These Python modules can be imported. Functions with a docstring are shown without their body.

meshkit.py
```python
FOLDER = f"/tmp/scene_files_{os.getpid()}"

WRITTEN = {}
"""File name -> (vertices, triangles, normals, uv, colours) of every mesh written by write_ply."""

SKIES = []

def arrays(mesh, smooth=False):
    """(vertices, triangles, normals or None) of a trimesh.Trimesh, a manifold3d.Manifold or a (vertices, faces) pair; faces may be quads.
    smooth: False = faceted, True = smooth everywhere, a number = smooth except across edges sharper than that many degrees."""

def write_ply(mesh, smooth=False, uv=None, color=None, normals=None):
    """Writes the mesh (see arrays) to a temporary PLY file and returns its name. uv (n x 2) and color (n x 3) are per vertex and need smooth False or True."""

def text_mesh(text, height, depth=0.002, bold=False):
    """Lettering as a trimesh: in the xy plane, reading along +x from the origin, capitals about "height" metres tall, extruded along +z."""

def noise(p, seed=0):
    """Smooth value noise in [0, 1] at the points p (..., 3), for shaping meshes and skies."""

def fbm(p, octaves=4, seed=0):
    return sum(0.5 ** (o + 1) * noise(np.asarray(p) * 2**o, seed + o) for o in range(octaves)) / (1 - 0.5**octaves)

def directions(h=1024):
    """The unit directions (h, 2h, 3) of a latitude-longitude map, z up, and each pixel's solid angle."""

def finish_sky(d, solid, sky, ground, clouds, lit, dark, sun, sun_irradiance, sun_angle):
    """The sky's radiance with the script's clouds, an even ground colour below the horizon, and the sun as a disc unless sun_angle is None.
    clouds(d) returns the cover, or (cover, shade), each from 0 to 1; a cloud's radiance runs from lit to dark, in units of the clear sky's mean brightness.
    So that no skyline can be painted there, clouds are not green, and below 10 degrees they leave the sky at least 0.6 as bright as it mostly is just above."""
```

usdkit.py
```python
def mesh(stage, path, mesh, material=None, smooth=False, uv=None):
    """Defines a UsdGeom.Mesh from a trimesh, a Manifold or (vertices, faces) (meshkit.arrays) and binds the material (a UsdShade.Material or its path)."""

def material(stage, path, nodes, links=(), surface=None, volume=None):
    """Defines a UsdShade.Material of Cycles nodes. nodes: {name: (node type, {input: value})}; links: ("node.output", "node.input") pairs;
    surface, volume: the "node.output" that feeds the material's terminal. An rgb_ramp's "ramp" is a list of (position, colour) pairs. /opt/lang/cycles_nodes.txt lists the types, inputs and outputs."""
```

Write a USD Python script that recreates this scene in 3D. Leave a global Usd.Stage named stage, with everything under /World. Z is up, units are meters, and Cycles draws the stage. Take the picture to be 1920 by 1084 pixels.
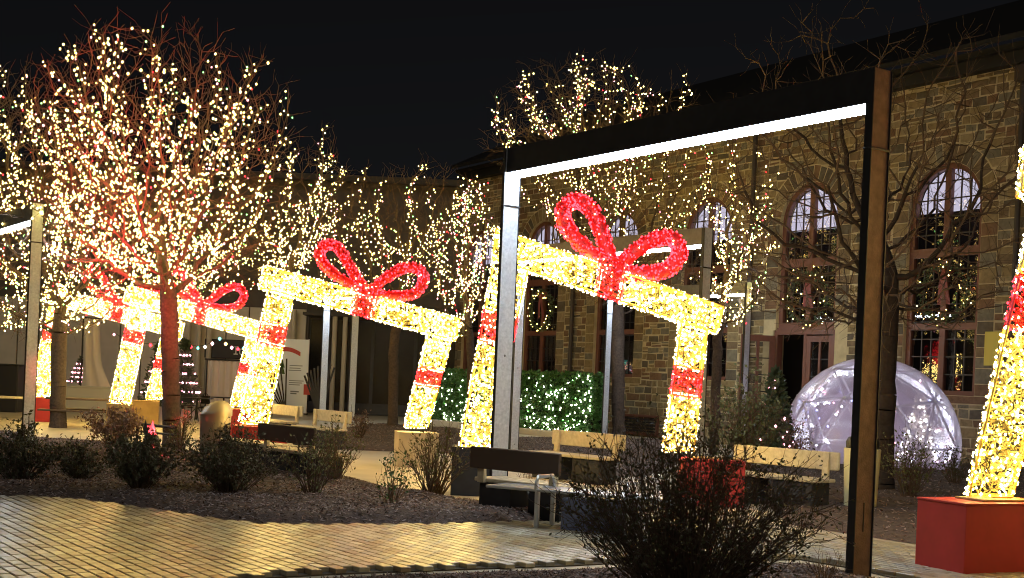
import math, random
import numpy as np, trimesh
from scipy.spatial import cKDTree, Delaunay
from shapely.geometry import Polygon, Point, box as sbox
from shapely.ops import unary_union
from shapely import contains_xy
import usdkit, meshkit
from pxr import Usd, UsdGeom, UsdLux, UsdShade, Gf, Sdf

random.seed(7)
rng = np.random.default_rng(7)
stage = Usd.Stage.CreateInMemory()
UsdGeom.SetStageUpAxis(stage, 'Z'); UsdGeom.SetStageMetersPerUnit(stage, 1.0)
UsdGeom.Xform.Define(stage, '/World'); UsdGeom.Scope.Define(stage, '/World/Looks')

# ------------------------------------------------------------------ camera, sky
F, CX, CY, ROLL, EYE = 2400.0, 960.0, 720.0, math.radians(2.5), 1.6
CO, SI = math.cos(ROLL), math.sin(ROLL)
cam = UsdGeom.Camera.Define(stage, '/World/camera')
cam.AddTransformOp().Set(Gf.Matrix4d(CO, 0, SI, 0, -SI, 0, CO, 0, 0, -1, 0, 0, 0, 0, EYE, 1))
cam.CreateHorizontalApertureAttr(36.0); cam.CreateVerticalApertureAttr(36.0 * 578 / 1024)
cam.CreateFocalLengthAttr(F / 1920 * 36.0)
cam.CreateHorizontalApertureOffsetAttr(0.0)
cam.CreateVerticalApertureOffsetAttr((CY - 542) / 1920 * 36.0)
cam.CreateClippingRangeAttr(Gf.Vec2f(0.1, 2000))
cam.CreateExposureAttr(1.5)
SUN_EL, SUN_ROT = math.radians(35), math.radians(200)
usdkit.material(stage, '/World/Looks/night_sky', {
    's': ('sky_texture', {'sky_type': 'single_scattering', 'sun_disc': False, 'sun_elevation': SUN_EL, 'sun_rotation': SUN_ROT}),
    'h': ('hsv', {'saturation': 0.3, 'hue': 0.54}), 'b': ('background_shader', {'strength': 0.00038})},
    [('s.color', 'h.color'), ('h.color', 'b.color')], surface='b.background')
dome_light = UsdLux.DomeLight.Define(stage, '/World/sky')
dome_light.CreateIntensityAttr(1.0)
UsdShade.MaterialBindingAPI.Apply(dome_light.GetPrim()).Bind(UsdShade.Material.Get(stage, '/World/Looks/night_sky'))
fill_light = UsdLux.DistantLight.Define(stage, '/World/fill_light')  # dim fill added from the camera side, not a real moon
fill_light.CreateNormalizeAttr(True); fill_light.CreateIntensityAttr(0.026); fill_light.CreateAngleAttr(12.0); fill_light.CreateColorAttr(Gf.Vec3f(1, 0.9, 0.78))
fill_light.AddRotateXYZOp().Set(Gf.Vec3f(90 - 35, 0, -20))

def ray(px, py):
    dx, dy = px - CX, py - CY
    return (dx * CO + dy * SI) / F, (dx * SI - dy * CO) / F
def at(px, py, Y):
    a, b = ray(px, py); return np.array([a * Y, Y, EYE + b * Y])
def ground(px, py, h=0.0):
    a, b = ray(px, py); Y = (h - EYE) / b; return np.array([a * Y, Y, h])
def proj(p):
    p = np.asarray(p, float); X, Y, Z = p[..., 0], p[..., 1], p[..., 2] - EYE
    u, v = X / Y * F, Z / Y * F
    return np.stack([CX + u * CO + v * SI, CY + u * SI - v * CO], -1)
DR = np.array([1560.0, -F, 0]); DR /= np.linalg.norm(DR)            # along the stone wall, to the right and nearer
DN = np.array([DR[1], -DR[0], 0])                                     # out of that wall, towards the plaza

# ------------------------------------------------------------------ materials
def mat(name, color, rough=0.7, metal=0.0, var=0.0, scale=8.0, bump=0.0, bscale=None, color2=None, spec=0.5, coords='object', detail=4, **kw):
    p = '/World/Looks/' + name
    n = {'p': ('principled_bsdf', {'base_color': color, 'roughness': rough, 'metallic': metal, 'specular_ior_level': spec, **kw})}
    l = []
    if var or color2 or bump:
        n['tc'] = ('geometry', {})
        n['n'] = ('noise_texture', {'scale': scale, 'detail': float(detail), 'roughness': 0.6})
        l += [('tc.position', 'n.vector')]
        if var or color2:
            c2 = color2 or tuple(max(0, c * (1 - var)) for c in color)
            n['r'] = ('rgb_ramp', {'ramp': [(0.3, c2), (0.7, color)]})
            l += [('n.fac', 'r.fac'), ('r.color', 'p.base_color')]
        if bump:
            n['n2'] = ('noise_texture', {'scale': bscale or scale * 3, 'detail': 3.0})
            n['b'] = ('bump', {'strength': bump, 'distance': 0.02})
            l += [('tc.position', 'n2.vector'), ('n2.fac', 'b.height'), ('b.normal', 'p.normal')]
    return usdkit.material(stage, p, n, l, surface='p.BSDF')
def emit(name, color, strength):
    return usdkit.material(stage, '/World/Looks/' + name, {'e': ('emission', {'color': color, 'strength': strength})}, [], surface='e.emission')

M = {}
for n_, c_, s_ in [('warm', (1.0, 0.73, 0.22), 23), ('warm2', (1.0, 0.70, 0.17), 6.0), ('red', (1.0, 0.02, 0.03), 4.2), ('green', (0.25, 1.0, 0.2), 4), ('pink', (1.0, 0.35, 0.45), 4),
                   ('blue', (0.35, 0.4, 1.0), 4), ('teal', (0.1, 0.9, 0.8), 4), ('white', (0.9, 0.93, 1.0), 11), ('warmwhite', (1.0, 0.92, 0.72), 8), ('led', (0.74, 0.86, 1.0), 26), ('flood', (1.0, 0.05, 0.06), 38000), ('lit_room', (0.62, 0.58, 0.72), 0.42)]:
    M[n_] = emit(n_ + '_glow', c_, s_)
for n_, c_, r_, k_ in [
    ('gold', (0.72, 0.42, 0.06), 0.45, {}), ('tinsel', (0.56, 0.44, 0.15), 0.5, {}), ('redtinsel', (0.75, 0.03, 0.035), 0.5, {}),
    ('beamgrey', (0.2, 0.185, 0.165), 0.6, dict(var=0.25, scale=12)), ('silhouette_bark', (0.045, 0.033, 0.026), 0.95, dict(var=0.4, scale=18)), ('galv', (0.72, 0.76, 0.82), 0.5, dict(metal=0.3, color2=(0.5, 0.54, 0.6), scale=26, bump=0.12, detail=6)),  # dark bark copy paints in the silhouette of the unlit tree
    ('corten', (0.26, 0.155, 0.11), 0.85, dict(color2=(0.15, 0.09, 0.065), scale=9, bump=0.25, bscale=60)),
    ('dsteel', (0.035, 0.036, 0.04), 0.55, dict(metal=0.2, var=0.3)), ('black', (0.012, 0.012, 0.013), 0.5, {}),
    ('redbox', (0.56, 0.04, 0.036), 0.55, dict(var=0.25, scale=3, bump=0.06, bscale=40)),
    ('tanbox', (0.42, 0.28, 0.1), 0.7, dict(var=0.25, scale=5)), ('palebox', (0.6, 0.52, 0.38), 0.7, dict(var=0.2, scale=5)),
    ('bench', (0.62, 0.55, 0.38), 0.65, dict(color2=(0.45, 0.39, 0.26), scale=14, bump=0.1)), ('bdark', (0.03, 0.03, 0.035), 0.7, dict(var=0.3)),
    ('bblue', (0.16, 0.19, 0.3), 0.6, dict(var=0.2)), ('mortar', (0.58, 0.48, 0.27), 0.95, dict(var=0.3, scale=3, bump=0.3, bscale=40)),
    ('brown', (0.17, 0.065, 0.04), 0.5, dict(var=0.2, scale=10)), ('muntin', (0.03, 0.022, 0.02), 0.5, {}), ('lead', (0.012, 0.012, 0.013), 0.6, dict(var=0.2)),
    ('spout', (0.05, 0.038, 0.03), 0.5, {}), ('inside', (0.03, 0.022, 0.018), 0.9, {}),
    ('bark', (0.10, 0.07, 0.05), 0.9, dict(color2=(0.05, 0.034, 0.026), scale=18, bump=0.4, bscale=50)),
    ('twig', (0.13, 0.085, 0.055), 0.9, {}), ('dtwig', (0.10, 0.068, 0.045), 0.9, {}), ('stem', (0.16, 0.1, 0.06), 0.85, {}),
    ('leafd', (0.07, 0.07, 0.03), 0.6, {}), ('leafg', (0.05, 0.11, 0.03), 0.5, {}), ('leafy', (0.12, 0.13, 0.045), 0.6, {}), ('leafb', (0.24, 0.15, 0.11), 0.8, {}),
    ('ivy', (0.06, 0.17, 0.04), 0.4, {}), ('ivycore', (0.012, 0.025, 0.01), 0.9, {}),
    ('soil', (0.12, 0.085, 0.07), 0.95, dict(color2=(0.05, 0.034, 0.028), scale=12, bump=0.8, bscale=40)),
    ('chip1', (0.2, 0.13, 0.1), 0.9, {}), ('chip2', (0.32, 0.26, 0.24), 0.9, {}), ('chip3', (0.07, 0.045, 0.035), 0.9, {}), ('sand', (0.09, 0.075, 0.05), 0.95, {}),
    ('concrete', (0.52, 0.46, 0.33), 0.55, dict(color2=(0.42, 0.37, 0.27), scale=1.6, bump=0.1, bscale=60)),
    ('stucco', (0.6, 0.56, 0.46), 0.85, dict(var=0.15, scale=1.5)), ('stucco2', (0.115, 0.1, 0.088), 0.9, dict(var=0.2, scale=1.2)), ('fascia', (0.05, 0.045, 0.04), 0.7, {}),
    ('column', (0.5, 0.46, 0.36), 0.6, {}), ('cloth', (0.75, 0.68, 0.58), 0.9, {}), ('zinc', (0.45, 0.45, 0.42), 0.5, dict(metal=0.3)),
    ('binm', (0.3, 0.26, 0.2), 0.45, dict(metal=0.4)), ('binp', (0.6, 0.58, 0.36), 0.5, {}), ('banner', (0.78, 0.86, 0.93), 0.5, {}), ('banred', (0.5, 0.06, 0.05), 0.6, {}),
    ('ink', (0.2, 0.24, 0.28), 0.7, {}), ('letter', (0.6, 0.6, 0.58), 0.6, {}), ('ribbon', (0.24, 0.06, 0.05), 0.6, {}), ('conifer', (0.07, 0.1, 0.05), 0.7, {}),
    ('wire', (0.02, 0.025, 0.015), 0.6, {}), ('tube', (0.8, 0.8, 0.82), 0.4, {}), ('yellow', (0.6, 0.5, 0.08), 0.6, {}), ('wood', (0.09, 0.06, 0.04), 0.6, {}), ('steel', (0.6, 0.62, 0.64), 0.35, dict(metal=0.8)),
]:
    M[n_] = mat(n_ + '_mat', c_, r_, **k_)
STONES = [mat('stone_%s' % w, c, 0.85, color2=tuple(x * 0.62 for x in c), scale=7, bump=0.5, bscale=22) for w, c in
          [('ochre', (0.31, 0.23, 0.105)), ('brown', (0.22, 0.155, 0.08)), ('grey', (0.22, 0.195, 0.13)), ('rust', (0.23, 0.135, 0.07)), ('dark', (0.14, 0.115, 0.075)), ('sand', (0.36, 0.285, 0.15))]]
PAVERS = [mat('paver_%s' % w, c, 0.25, spec=0.7, color2=tuple(x * 0.68 for x in c), scale=2.2, detail=8, bump=0.12, bscale=120) for w, c in
          [('buff', (0.46, 0.40, 0.25)), ('grey', (0.37, 0.34, 0.25)), ('pale', (0.56, 0.50, 0.33)), ('brown', (0.33, 0.25, 0.15))]]
M['glass'] = usdkit.material(stage, '/World/Looks/window_glass', {'t': ('transparent_bsdf', {'color': (0.8, 0.8, 0.82)}), 'g': ('glossy_bsdf', {'color': (1, 1, 1), 'roughness': 0.03}),
    'f': ('fresnel', {'IOR': 1.6}), 'n': ('noise_texture', {'scale': 6.0}), 'tc': ('geometry', {}), 'b': ('bump', {'strength': 0.15, 'distance': 0.01}), 'm': ('mix_closure', {})},
    [('tc.position', 'n.vector'), ('n.fac', 'b.height'), ('b.normal', 'g.normal'), ('f.fac', 'm.fac'), ('t.BSDF', 'm.closure1'), ('g.BSDF', 'm.closure2')], surface='m.closure')
M['film'] = usdkit.material(stage, '/World/Looks/tinted_shop_glass', {'t': ('transparent_bsdf', {'color': (0.35, 0.33, 0.32)}), 'g': ('glossy_bsdf', {'color': (0.5, 0.5, 0.5), 'roughness': 0.32}),
    'f': ('fresnel', {'IOR': 1.4}), 'm': ('mix_closure', {})}, [('f.fac', 'm.fac'), ('t.BSDF', 'm.closure1'), ('g.BSDF', 'm.closure2')], surface='m.closure')
M['vinyl'] = usdkit.material(stage, '/World/Looks/clear_vinyl', {'t': ('transparent_bsdf', {'color': (0.93, 0.92, 0.97)}), 'g': ('glossy_bsdf', {'color': (1, 1, 1), 'roughness': 0.2}),
    'd': ('translucent_bsdf', {'color': (0.70, 0.60, 0.84)}), 'd2': ('diffuse_bsdf', {'color': (0.70, 0.60, 0.84)}), 'f': ('fresnel', {'IOR': 1.45}), 'n': ('noise_texture', {'scale': 2.5}), 'tc': ('geometry', {}), 'b': ('bump', {'strength': 0.06, 'distance': 0.05}),
    'mm': ('mix_closure', {'fac': 0.5}), 'm': ('mix_closure', {'fac': 0.58}), 'm2': ('mix_closure', {})},
    [('tc.position', 'n.vector'), ('n.fac', 'b.height'), ('b.normal', 'g.normal'), ('d.BSDF', 'mm.closure1'), ('d2.BSDF', 'mm.closure2'), ('t.BSDF', 'm.closure1'), ('mm.closure', 'm.closure2'), ('f.fac', 'm2.fac'), ('m.closure', 'm2.closure1'), ('g.BSDF', 'm2.closure2')], surface='m2.closure')

# ------------------------------------------------------------------ naming and placing
NAMES = {}
def free(parent, name):
    k = parent + '/' + name
    i = NAMES.get(k, 0); NAMES[k] = i + 1
    return k if i == 0 else '%s_%03d' % (k, i)
ORIGIN = {}
def data(p, label=None, cat=None, group=None, kind=None):
    for k, v in (('label', label), ('category', cat), ('group', group), ('kind', kind)):
        if v: p.SetCustomDataByKey(k, v)
def thing(name, label, cat, loc=(0, 0, 0), group=None, kind=None):
    p = free('/World', name)
    x = UsdGeom.Xform.Define(stage, p); x.AddTranslateOp().Set(Gf.Vec3d(*map(float, loc)))
    ORIGIN[p] = np.array(loc, float)
    if label and not 4 <= len(label.split()) <= 16: print('LABEL', len(label.split()), label)
    data(x.GetPrim(), label, cat, group, kind)
    return p
def part(parent, name, mesh, m, smooth=False, label=None, kind=None):
    """a mesh given in world coordinates, as a child of parent"""
    p = free(parent, name)
    v, f = (mesh.vertices, mesh.faces) if hasattr(mesh, 'vertices') else mesh
    v = np.asarray(v, float) - ORIGIN[parent]
    g = usdkit.mesh(stage, p, (v, np.asarray(f)), m, smooth=smooth)
    ORIGIN[p] = ORIGIN[parent]
    data(g.GetPrim(), label, None, None, kind)
    return p
def single(name, mesh, m, label=None, cat=None, group=None, kind=None, smooth=False):
    p = free('/World', name)
    v, f = (mesh.vertices, mesh.faces) if hasattr(mesh, 'vertices') else mesh
    v = np.asarray(v, float); o = np.array([*v[:, :2].mean(0), v[:, 2].min()])
    g = usdkit.mesh(stage, p, (v - o, np.asarray(f)), m, smooth=smooth)
    UsdGeom.Xformable(g).AddTranslateOp().Set(Gf.Vec3d(*o)); ORIGIN[p] = o
    data(g.GetPrim(), label, cat, group, kind)
    return p
def copy(src, loc, rotz, label):
    a = stage.GetPrimAtPath(src); p = free('/World', src.split('/')[2].rstrip('_0123456789'))
    x = UsdGeom.Xform.Define(stage, p); x.AddTranslateOp().Set(Gf.Vec3d(*map(float, loc))); x.AddRotateZOp().Set(math.degrees(rotz))
    x.GetPrim().GetReferences().AddInternalReference(Sdf.Path(src)); x.GetPrim().SetInstanceable(True)
    d = a.GetCustomData(); data(x.GetPrim(), label, d.get('category'), d.get('group'), d.get('kind'))
    return p

# ------------------------------------------------------------------ shapes
def cat_(ms):
    vs, fs, n = [], [], 0
    for m in ms:
        v, f = (m.vertices, m.faces) if hasattr(m, 'vertices') else m
        v, f = np.asarray(v, float), np.asarray(f, int)
        if f.shape[1] == 4: f = np.vstack([f[:, [0, 1, 2]], f[:, [0, 2, 3]]])
        vs.append(v); fs.append(f + n); n += len(v)
    return np.vstack(vs), np.vstack(fs)
QUADS = np.array([[0, 3, 2, 1], [4, 5, 6, 7], [0, 1, 5, 4], [1, 2, 6, 5], [2, 3, 7, 6], [3, 0, 4, 7]])
def hexa(lo4, hi4):
    return np.vstack([lo4, hi4]).astype(float), np.vstack([QUADS[:, [0, 1, 2]], QUADS[:, [0, 2, 3]]])
def obox(c, e, size, up=(0, 0, 1)):
    """box with centre c, first axis e (horizontal), size along e, sideways, up"""
    e = np.asarray(e, float); e = e / np.linalg.norm(e); u = np.asarray(up, float); s = np.cross(u, e); s /= np.linalg.norm(s); u = np.cross(e, s)
    a, b, h = e * size[0] / 2, s * size[1] / 2, u * size[2] / 2; c = np.asarray(c, float)
    lo = [c - a - b - h, c + a - b - h, c + a + b - h, c - a + b - h]
    return hexa(np.array(lo), np.array(lo) + 2 * h)
def bbox(c, e, size, ch=0.01):
    """bevelled box"""
    e = np.asarray(e, float); e = e / np.linalg.norm(e); u = np.array([0, 0, 1.0]); s = np.cross(u, e)
    m = trimesh.convex.convex_hull(np.array([[x * (size[0] / 2 - ch * (k != 0)), y * (size[1] / 2 - ch * (k != 1)), z * (size[2] / 2 - ch * (k != 2))] for k in range(3) for x in (-1, 1) for y in (-1, 1) for z in (-1, 1)]))
    v = m.vertices
    return np.asarray(c) + v[:, :1] * e + v[:, 1:2] * s + v[:, 2:] * u, m.faces
def tubes(P, Q, R0, R1, n=5):
    P, Q = np.atleast_2d(P).astype(float), np.atleast_2d(Q).astype(float); k = len(P)
    R0, R1 = np.broadcast_to(R0, k), np.broadcast_to(R1, k)
    d = Q - P; L = np.linalg.norm(d, axis=1, keepdims=True); d = d / np.maximum(L, 1e-9)
    a = np.where(np.abs(d[:, 2:]) < 0.9, [[0, 0, 1.0]], [[1.0, 0, 0]])
    x = np.cross(d, a); x /= np.linalg.norm(x, axis=1, keepdims=True); y = np.cross(d, x)
    t = np.arange(n) / n * 2 * np.pi
    ring = np.cos(t)[None, :, None] * x[:, None] + np.sin(t)[None, :, None] * y[:, None]
    v = np.concatenate([P[:, None] + ring * R0[:, None, None], Q[:, None] + ring * R1[:, None, None]], 1)
    i = np.arange(n); j = (i + 1) % n
    f1 = np.vstack([np.stack([i, j, j + n], 1), np.stack([i, j + n, i + n], 1)])
    f = (np.arange(k) * 2 * n)[:, None, None] + f1[None]
    return v.reshape(-1, 3), f.reshape(-1, 3)
def pipe(pts, r, n=8, closed=False, cap=True):
    pts = np.asarray(pts, float); k = len(pts); r = np.broadcast_to(r, k)
    d = np.gradient(pts, axis=0) if not closed else np.roll(pts, -1, 0) - np.roll(pts, 1, 0)
    d /= np.linalg.norm(d, axis=1, keepdims=True)
    a = np.array([0, 1.0, 0.03]) if np.abs(d[:, 1]).mean() < 0.7 else np.array([0.03, 0, 1.0])
    x = np.cross(d, a); x /= np.linalg.norm(x, axis=1, keepdims=True); y = np.cross(d, x)
    t = np.arange(n) / n * 2 * np.pi
    v = pts[:, None] + r[:, None, None] * (np.cos(t)[None, :, None] * x[:, None] + np.sin(t)[None, :, None] * y[:, None])
    f = []
    for i in range(k if closed else k - 1):
        q = (i + 1) % k
        for s in range(n):
            s2 = (s + 1) % n
            f += [[i * n + s, i * n + s2, q * n + s2], [i * n + s, q * n + s2, q * n + s]]
    v = v.reshape(-1, 3)
    if cap and not closed:
        v = np.vstack([v, pts[:1], pts[-1:]]); c0, c1 = len(v) - 2, len(v) - 1
        for s in range(n):
            f += [[c0, (s + 1) % n, s], [c1, (k - 1) * n + s, (k - 1) * n + (s + 1) % n]]
    return v, np.array(f)
OCT_V = np.array([[1, 0, 0], [-1, 0, 0], [0, 1, 0], [0, -1, 0], [0, 0, 1.2], [0, 0, -1.2]], float)
OCT_F = np.array([[0, 2, 4], [2, 1, 4], [1, 3, 4], [3, 0, 4], [2, 0, 5], [1, 2, 5], [3, 1, 5], [0, 3, 5]])
def bulbs(P, r, g):
    P = np.asarray(P, float); k = len(P)
    r = np.broadcast_to(r, k) * g.uniform(0.75, 1.2, k)
    return (P[:, None] + OCT_V[None] * r[:, None, None]).reshape(-1, 3), ((np.arange(k) * 6)[:, None, None] + OCT_F[None]).reshape(-1, 3)
def leaves(P, size, g, up=0.3):
    """folded leaf-shaped double triangles"""
    P = np.asarray(P, float); k = len(P)
    d = g.normal(size=(k, 3)); d[:, 2] += up; d /= np.linalg.norm(d, axis=1, keepdims=True)
    s = np.cross(d, g.normal(size=(k, 3))); s /= np.linalg.norm(s, axis=1, keepdims=True)
    n = np.cross(d, s); L = size * g.uniform(0.6, 1.3, (k, 1))
    v = np.stack([P, P + d * L * 0.5 + s * L * 0.28 + n * L * .06, P + d * L, P + d * L * 0.5 - s * L * 0.28 + n * L * .06], 1).reshape(-1, 3)
    f = ((np.arange(k) * 4)[:, None, None] + np.array([[0, 1, 2], [0, 2, 3]])[None]).reshape(-1, 3)
    return v, f
def prism(poly, depth0, depth1, o, ex, ey, ez):
    """shapely polygon in (x, y) extruded from depth0 to depth1; o + x ex + y ey + depth ez"""
    gs = [g_ for g_ in getattr(poly, 'geoms', [poly]) if g_.geom_type == 'Polygon' and g_.area > 1e-5]
    m = trimesh.util.concatenate([trimesh.creation.extrude_polygon(g_, depth1 - depth0, engine='earcut') for g_ in gs])
    v = m.vertices
    return np.asarray(o) + v[:, :1] * ex + v[:, 1:2] * ey + (v[:, 2:] + depth0) * ez, m.faces
def flat(poly, depth, o, ex, ey, ez):
    """a single sheet (window glass)"""
    out = []
    for g_ in getattr(poly, 'geoms', [poly]):
        if g_.geom_type == 'Polygon' and g_.area > 1e-5:
            v, f = trimesh.creation.triangulate_polygon(g_, engine='earcut'); out.append((np.asarray(o) + v[:, :1] * ex + v[:, 1:2] * ey + depth * ez, f))
    v, f = cat_(out)
    if np.dot(np.cross(v[f[0][1]] - v[f[0][0]], v[f[0][2]] - v[f[0][0]]), ez) < 0: f = f[:, ::-1]
    return v, f
def sheet(poly, step, hfun, g, skirt=0.0):
    x0, y0, x1, y1 = poly.bounds
    gx, gy = np.meshgrid(np.arange(x0, x1, step), np.arange(y0, y1, step))
    p = np.stack([gx.ravel(), gy.ravel()], 1) + g.uniform(-.3, .3, (gx.size, 2)) * step
    p = p[contains_xy(poly.buffer(-step * .5), p[:, 0], p[:, 1])]
    b = np.array([poly.exterior.interpolate(d).coords[0] for d in np.arange(0, poly.exterior.length, step)])
    n_in = len(p); p = np.vstack([p, b])
    t = Delaunay(p).simplices; c = p[t].mean(1)
    t = t[contains_xy(poly, c[:, 0], c[:, 1])]
    a = p[t]; cr = np.cross(a[:, 1] - a[:, 0], a[:, 2] - a[:, 0]); t[cr < 0] = t[cr < 0][:, ::-1]
    z = hfun(p); z[n_in:] = 0.0
    return np.column_stack([p, z]), t

# ================================================================== ground
def gpoly(pts): return Polygon([ground(*p)[:2] for p in pts]).buffer(0)
single('plaza_pavement', (np.array([[-400, -60, 0], [400, -60, 0], [400, 600, 0], [-400, 600, 0]], float), np.array([[0, 1, 2], [0, 2, 3]])), M['concrete'], kind='structure',
       label='pale concrete plaza floor between the planting beds', cat='pavement')
TOPE = [(-160, 917), (0, 935), (130, 941), (250, 955), (370, 975), (490, 989), (620, 991), (800, 989), (940, 986), (1060, 983), (1250, 985), (1480, 1000), (1600, 1012), (1720, 1032), (2100, 1095)]
BOTE = [(2100, 1190), (1720, 1094), (1600, 1067), (1500, 1050), (1200, 1055), (1060, 1062), (800, 1071), (620, 1078), (500, 1085), (300, 1112), (-200, 1180)]
walk = gpoly(TOPE + BOTE)
wp = np.array(walk.exterior.coords)
wb = trimesh.creation.extrude_polygon(walk.buffer(0.02), 0.012, engine='earcut')
WALK = single('brick_walkway', wb, M['sand'], kind='structure', label='buff brick paver walkway curving across the foreground', cat='walkway')
# pavers, laid in running bond along the same direction as the steel portals
be = np.array([-1.66, 2.4]); be = be / np.linalg.norm(be); bs = np.array([be[1], -be[0]])
L, W, G = 0.215, 0.108, 0.0115
uv = np.array([[np.dot(p, be), np.dot(p, bs)] for p in wp])
bricks = []
for r in range(int(math.floor(uv[:, 1].min() / W)), int(math.ceil(uv[:, 1].max() / W))):
    for k in range(int(math.floor(uv[:, 0].min() / L)) - 1, int(math.ceil(uv[:, 0].max() / L)) + 1):
        bricks.append(((k + 0.5 * (r % 2) + 0.5) * L + rng.normal(0, .002), (r + 0.5) * W))
bricks = np.array(bricks); ctr = bricks[:, :1] * be + bricks[:, 1:] * bs
ok = contains_xy(walk.buffer(-0.02), ctr[:, 0], ctr[:, 1]); ctr = ctr[ok]
pix = proj(np.column_stack([ctr, np.full(len(ctr), .05)]))
seen = (pix[:, 0] > -60) & (pix[:, 0] < 1980) & (pix[:, 1] < 1120)
ctr, pix = ctr[seen], pix[seen]
order = np.argsort(ctr[:, 1] + 100 * ((pix[:, 1] > 1084) | (pix[:, 0] < 0) | ((pix[:, 0] > 1060))))
def paver(c):
    tilt = rng.normal(0, .0014, 2); hz = 0.05 + rng.normal(0, .0005); a = rng.normal(0, .003)
    e = be * math.cos(a) + bs * math.sin(a); s = np.array([e[1], -e[0]])
    v = []
    for inset, z in ((0, 0.012), (0, hz - .006), (0.006, hz)):
        for x, y in ((-1, -1), (-1, 1), (1, 1), (1, -1)):
            p = c + e * x * (L / 2 - G / 2 - .004 - inset) + s * y * (W / 2 - G / 2 - inset)
            v.append([p[0], p[1], z + (tilt[0] * x + tilt[1] * y) * .5 * (z > .02)])
    f = [[8, 9, 10], [8, 10, 11]]
    for b in (0, 4):
        for i in range(4):
            j = (i + 1) % 4; f += [[b + i, b + j, b + 4 + j], [b + i, b + 4 + j, b + 4 + i]]
    f = np.array(f); v = np.array(v)
    return v, f[:, ::-1] if np.cross(v[9] - v[8], v[10] - v[8])[2] < 0 else f
for i in order[:300]:
    part(WALK, 'brick', paver(ctr[i]), PAVERS[rng.choice(4, p=[.45, .2, .2, .15])])
rest = [[] for _ in PAVERS]
for i in order[300:]: rest[rng.choice(4, p=[.45, .2, .2, .15])].append(paver(ctr[i]))
for k, ms in enumerate(rest): part(WALK, 'brick_field', cat_(ms), PAVERS[k], kind='stuff')

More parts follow.
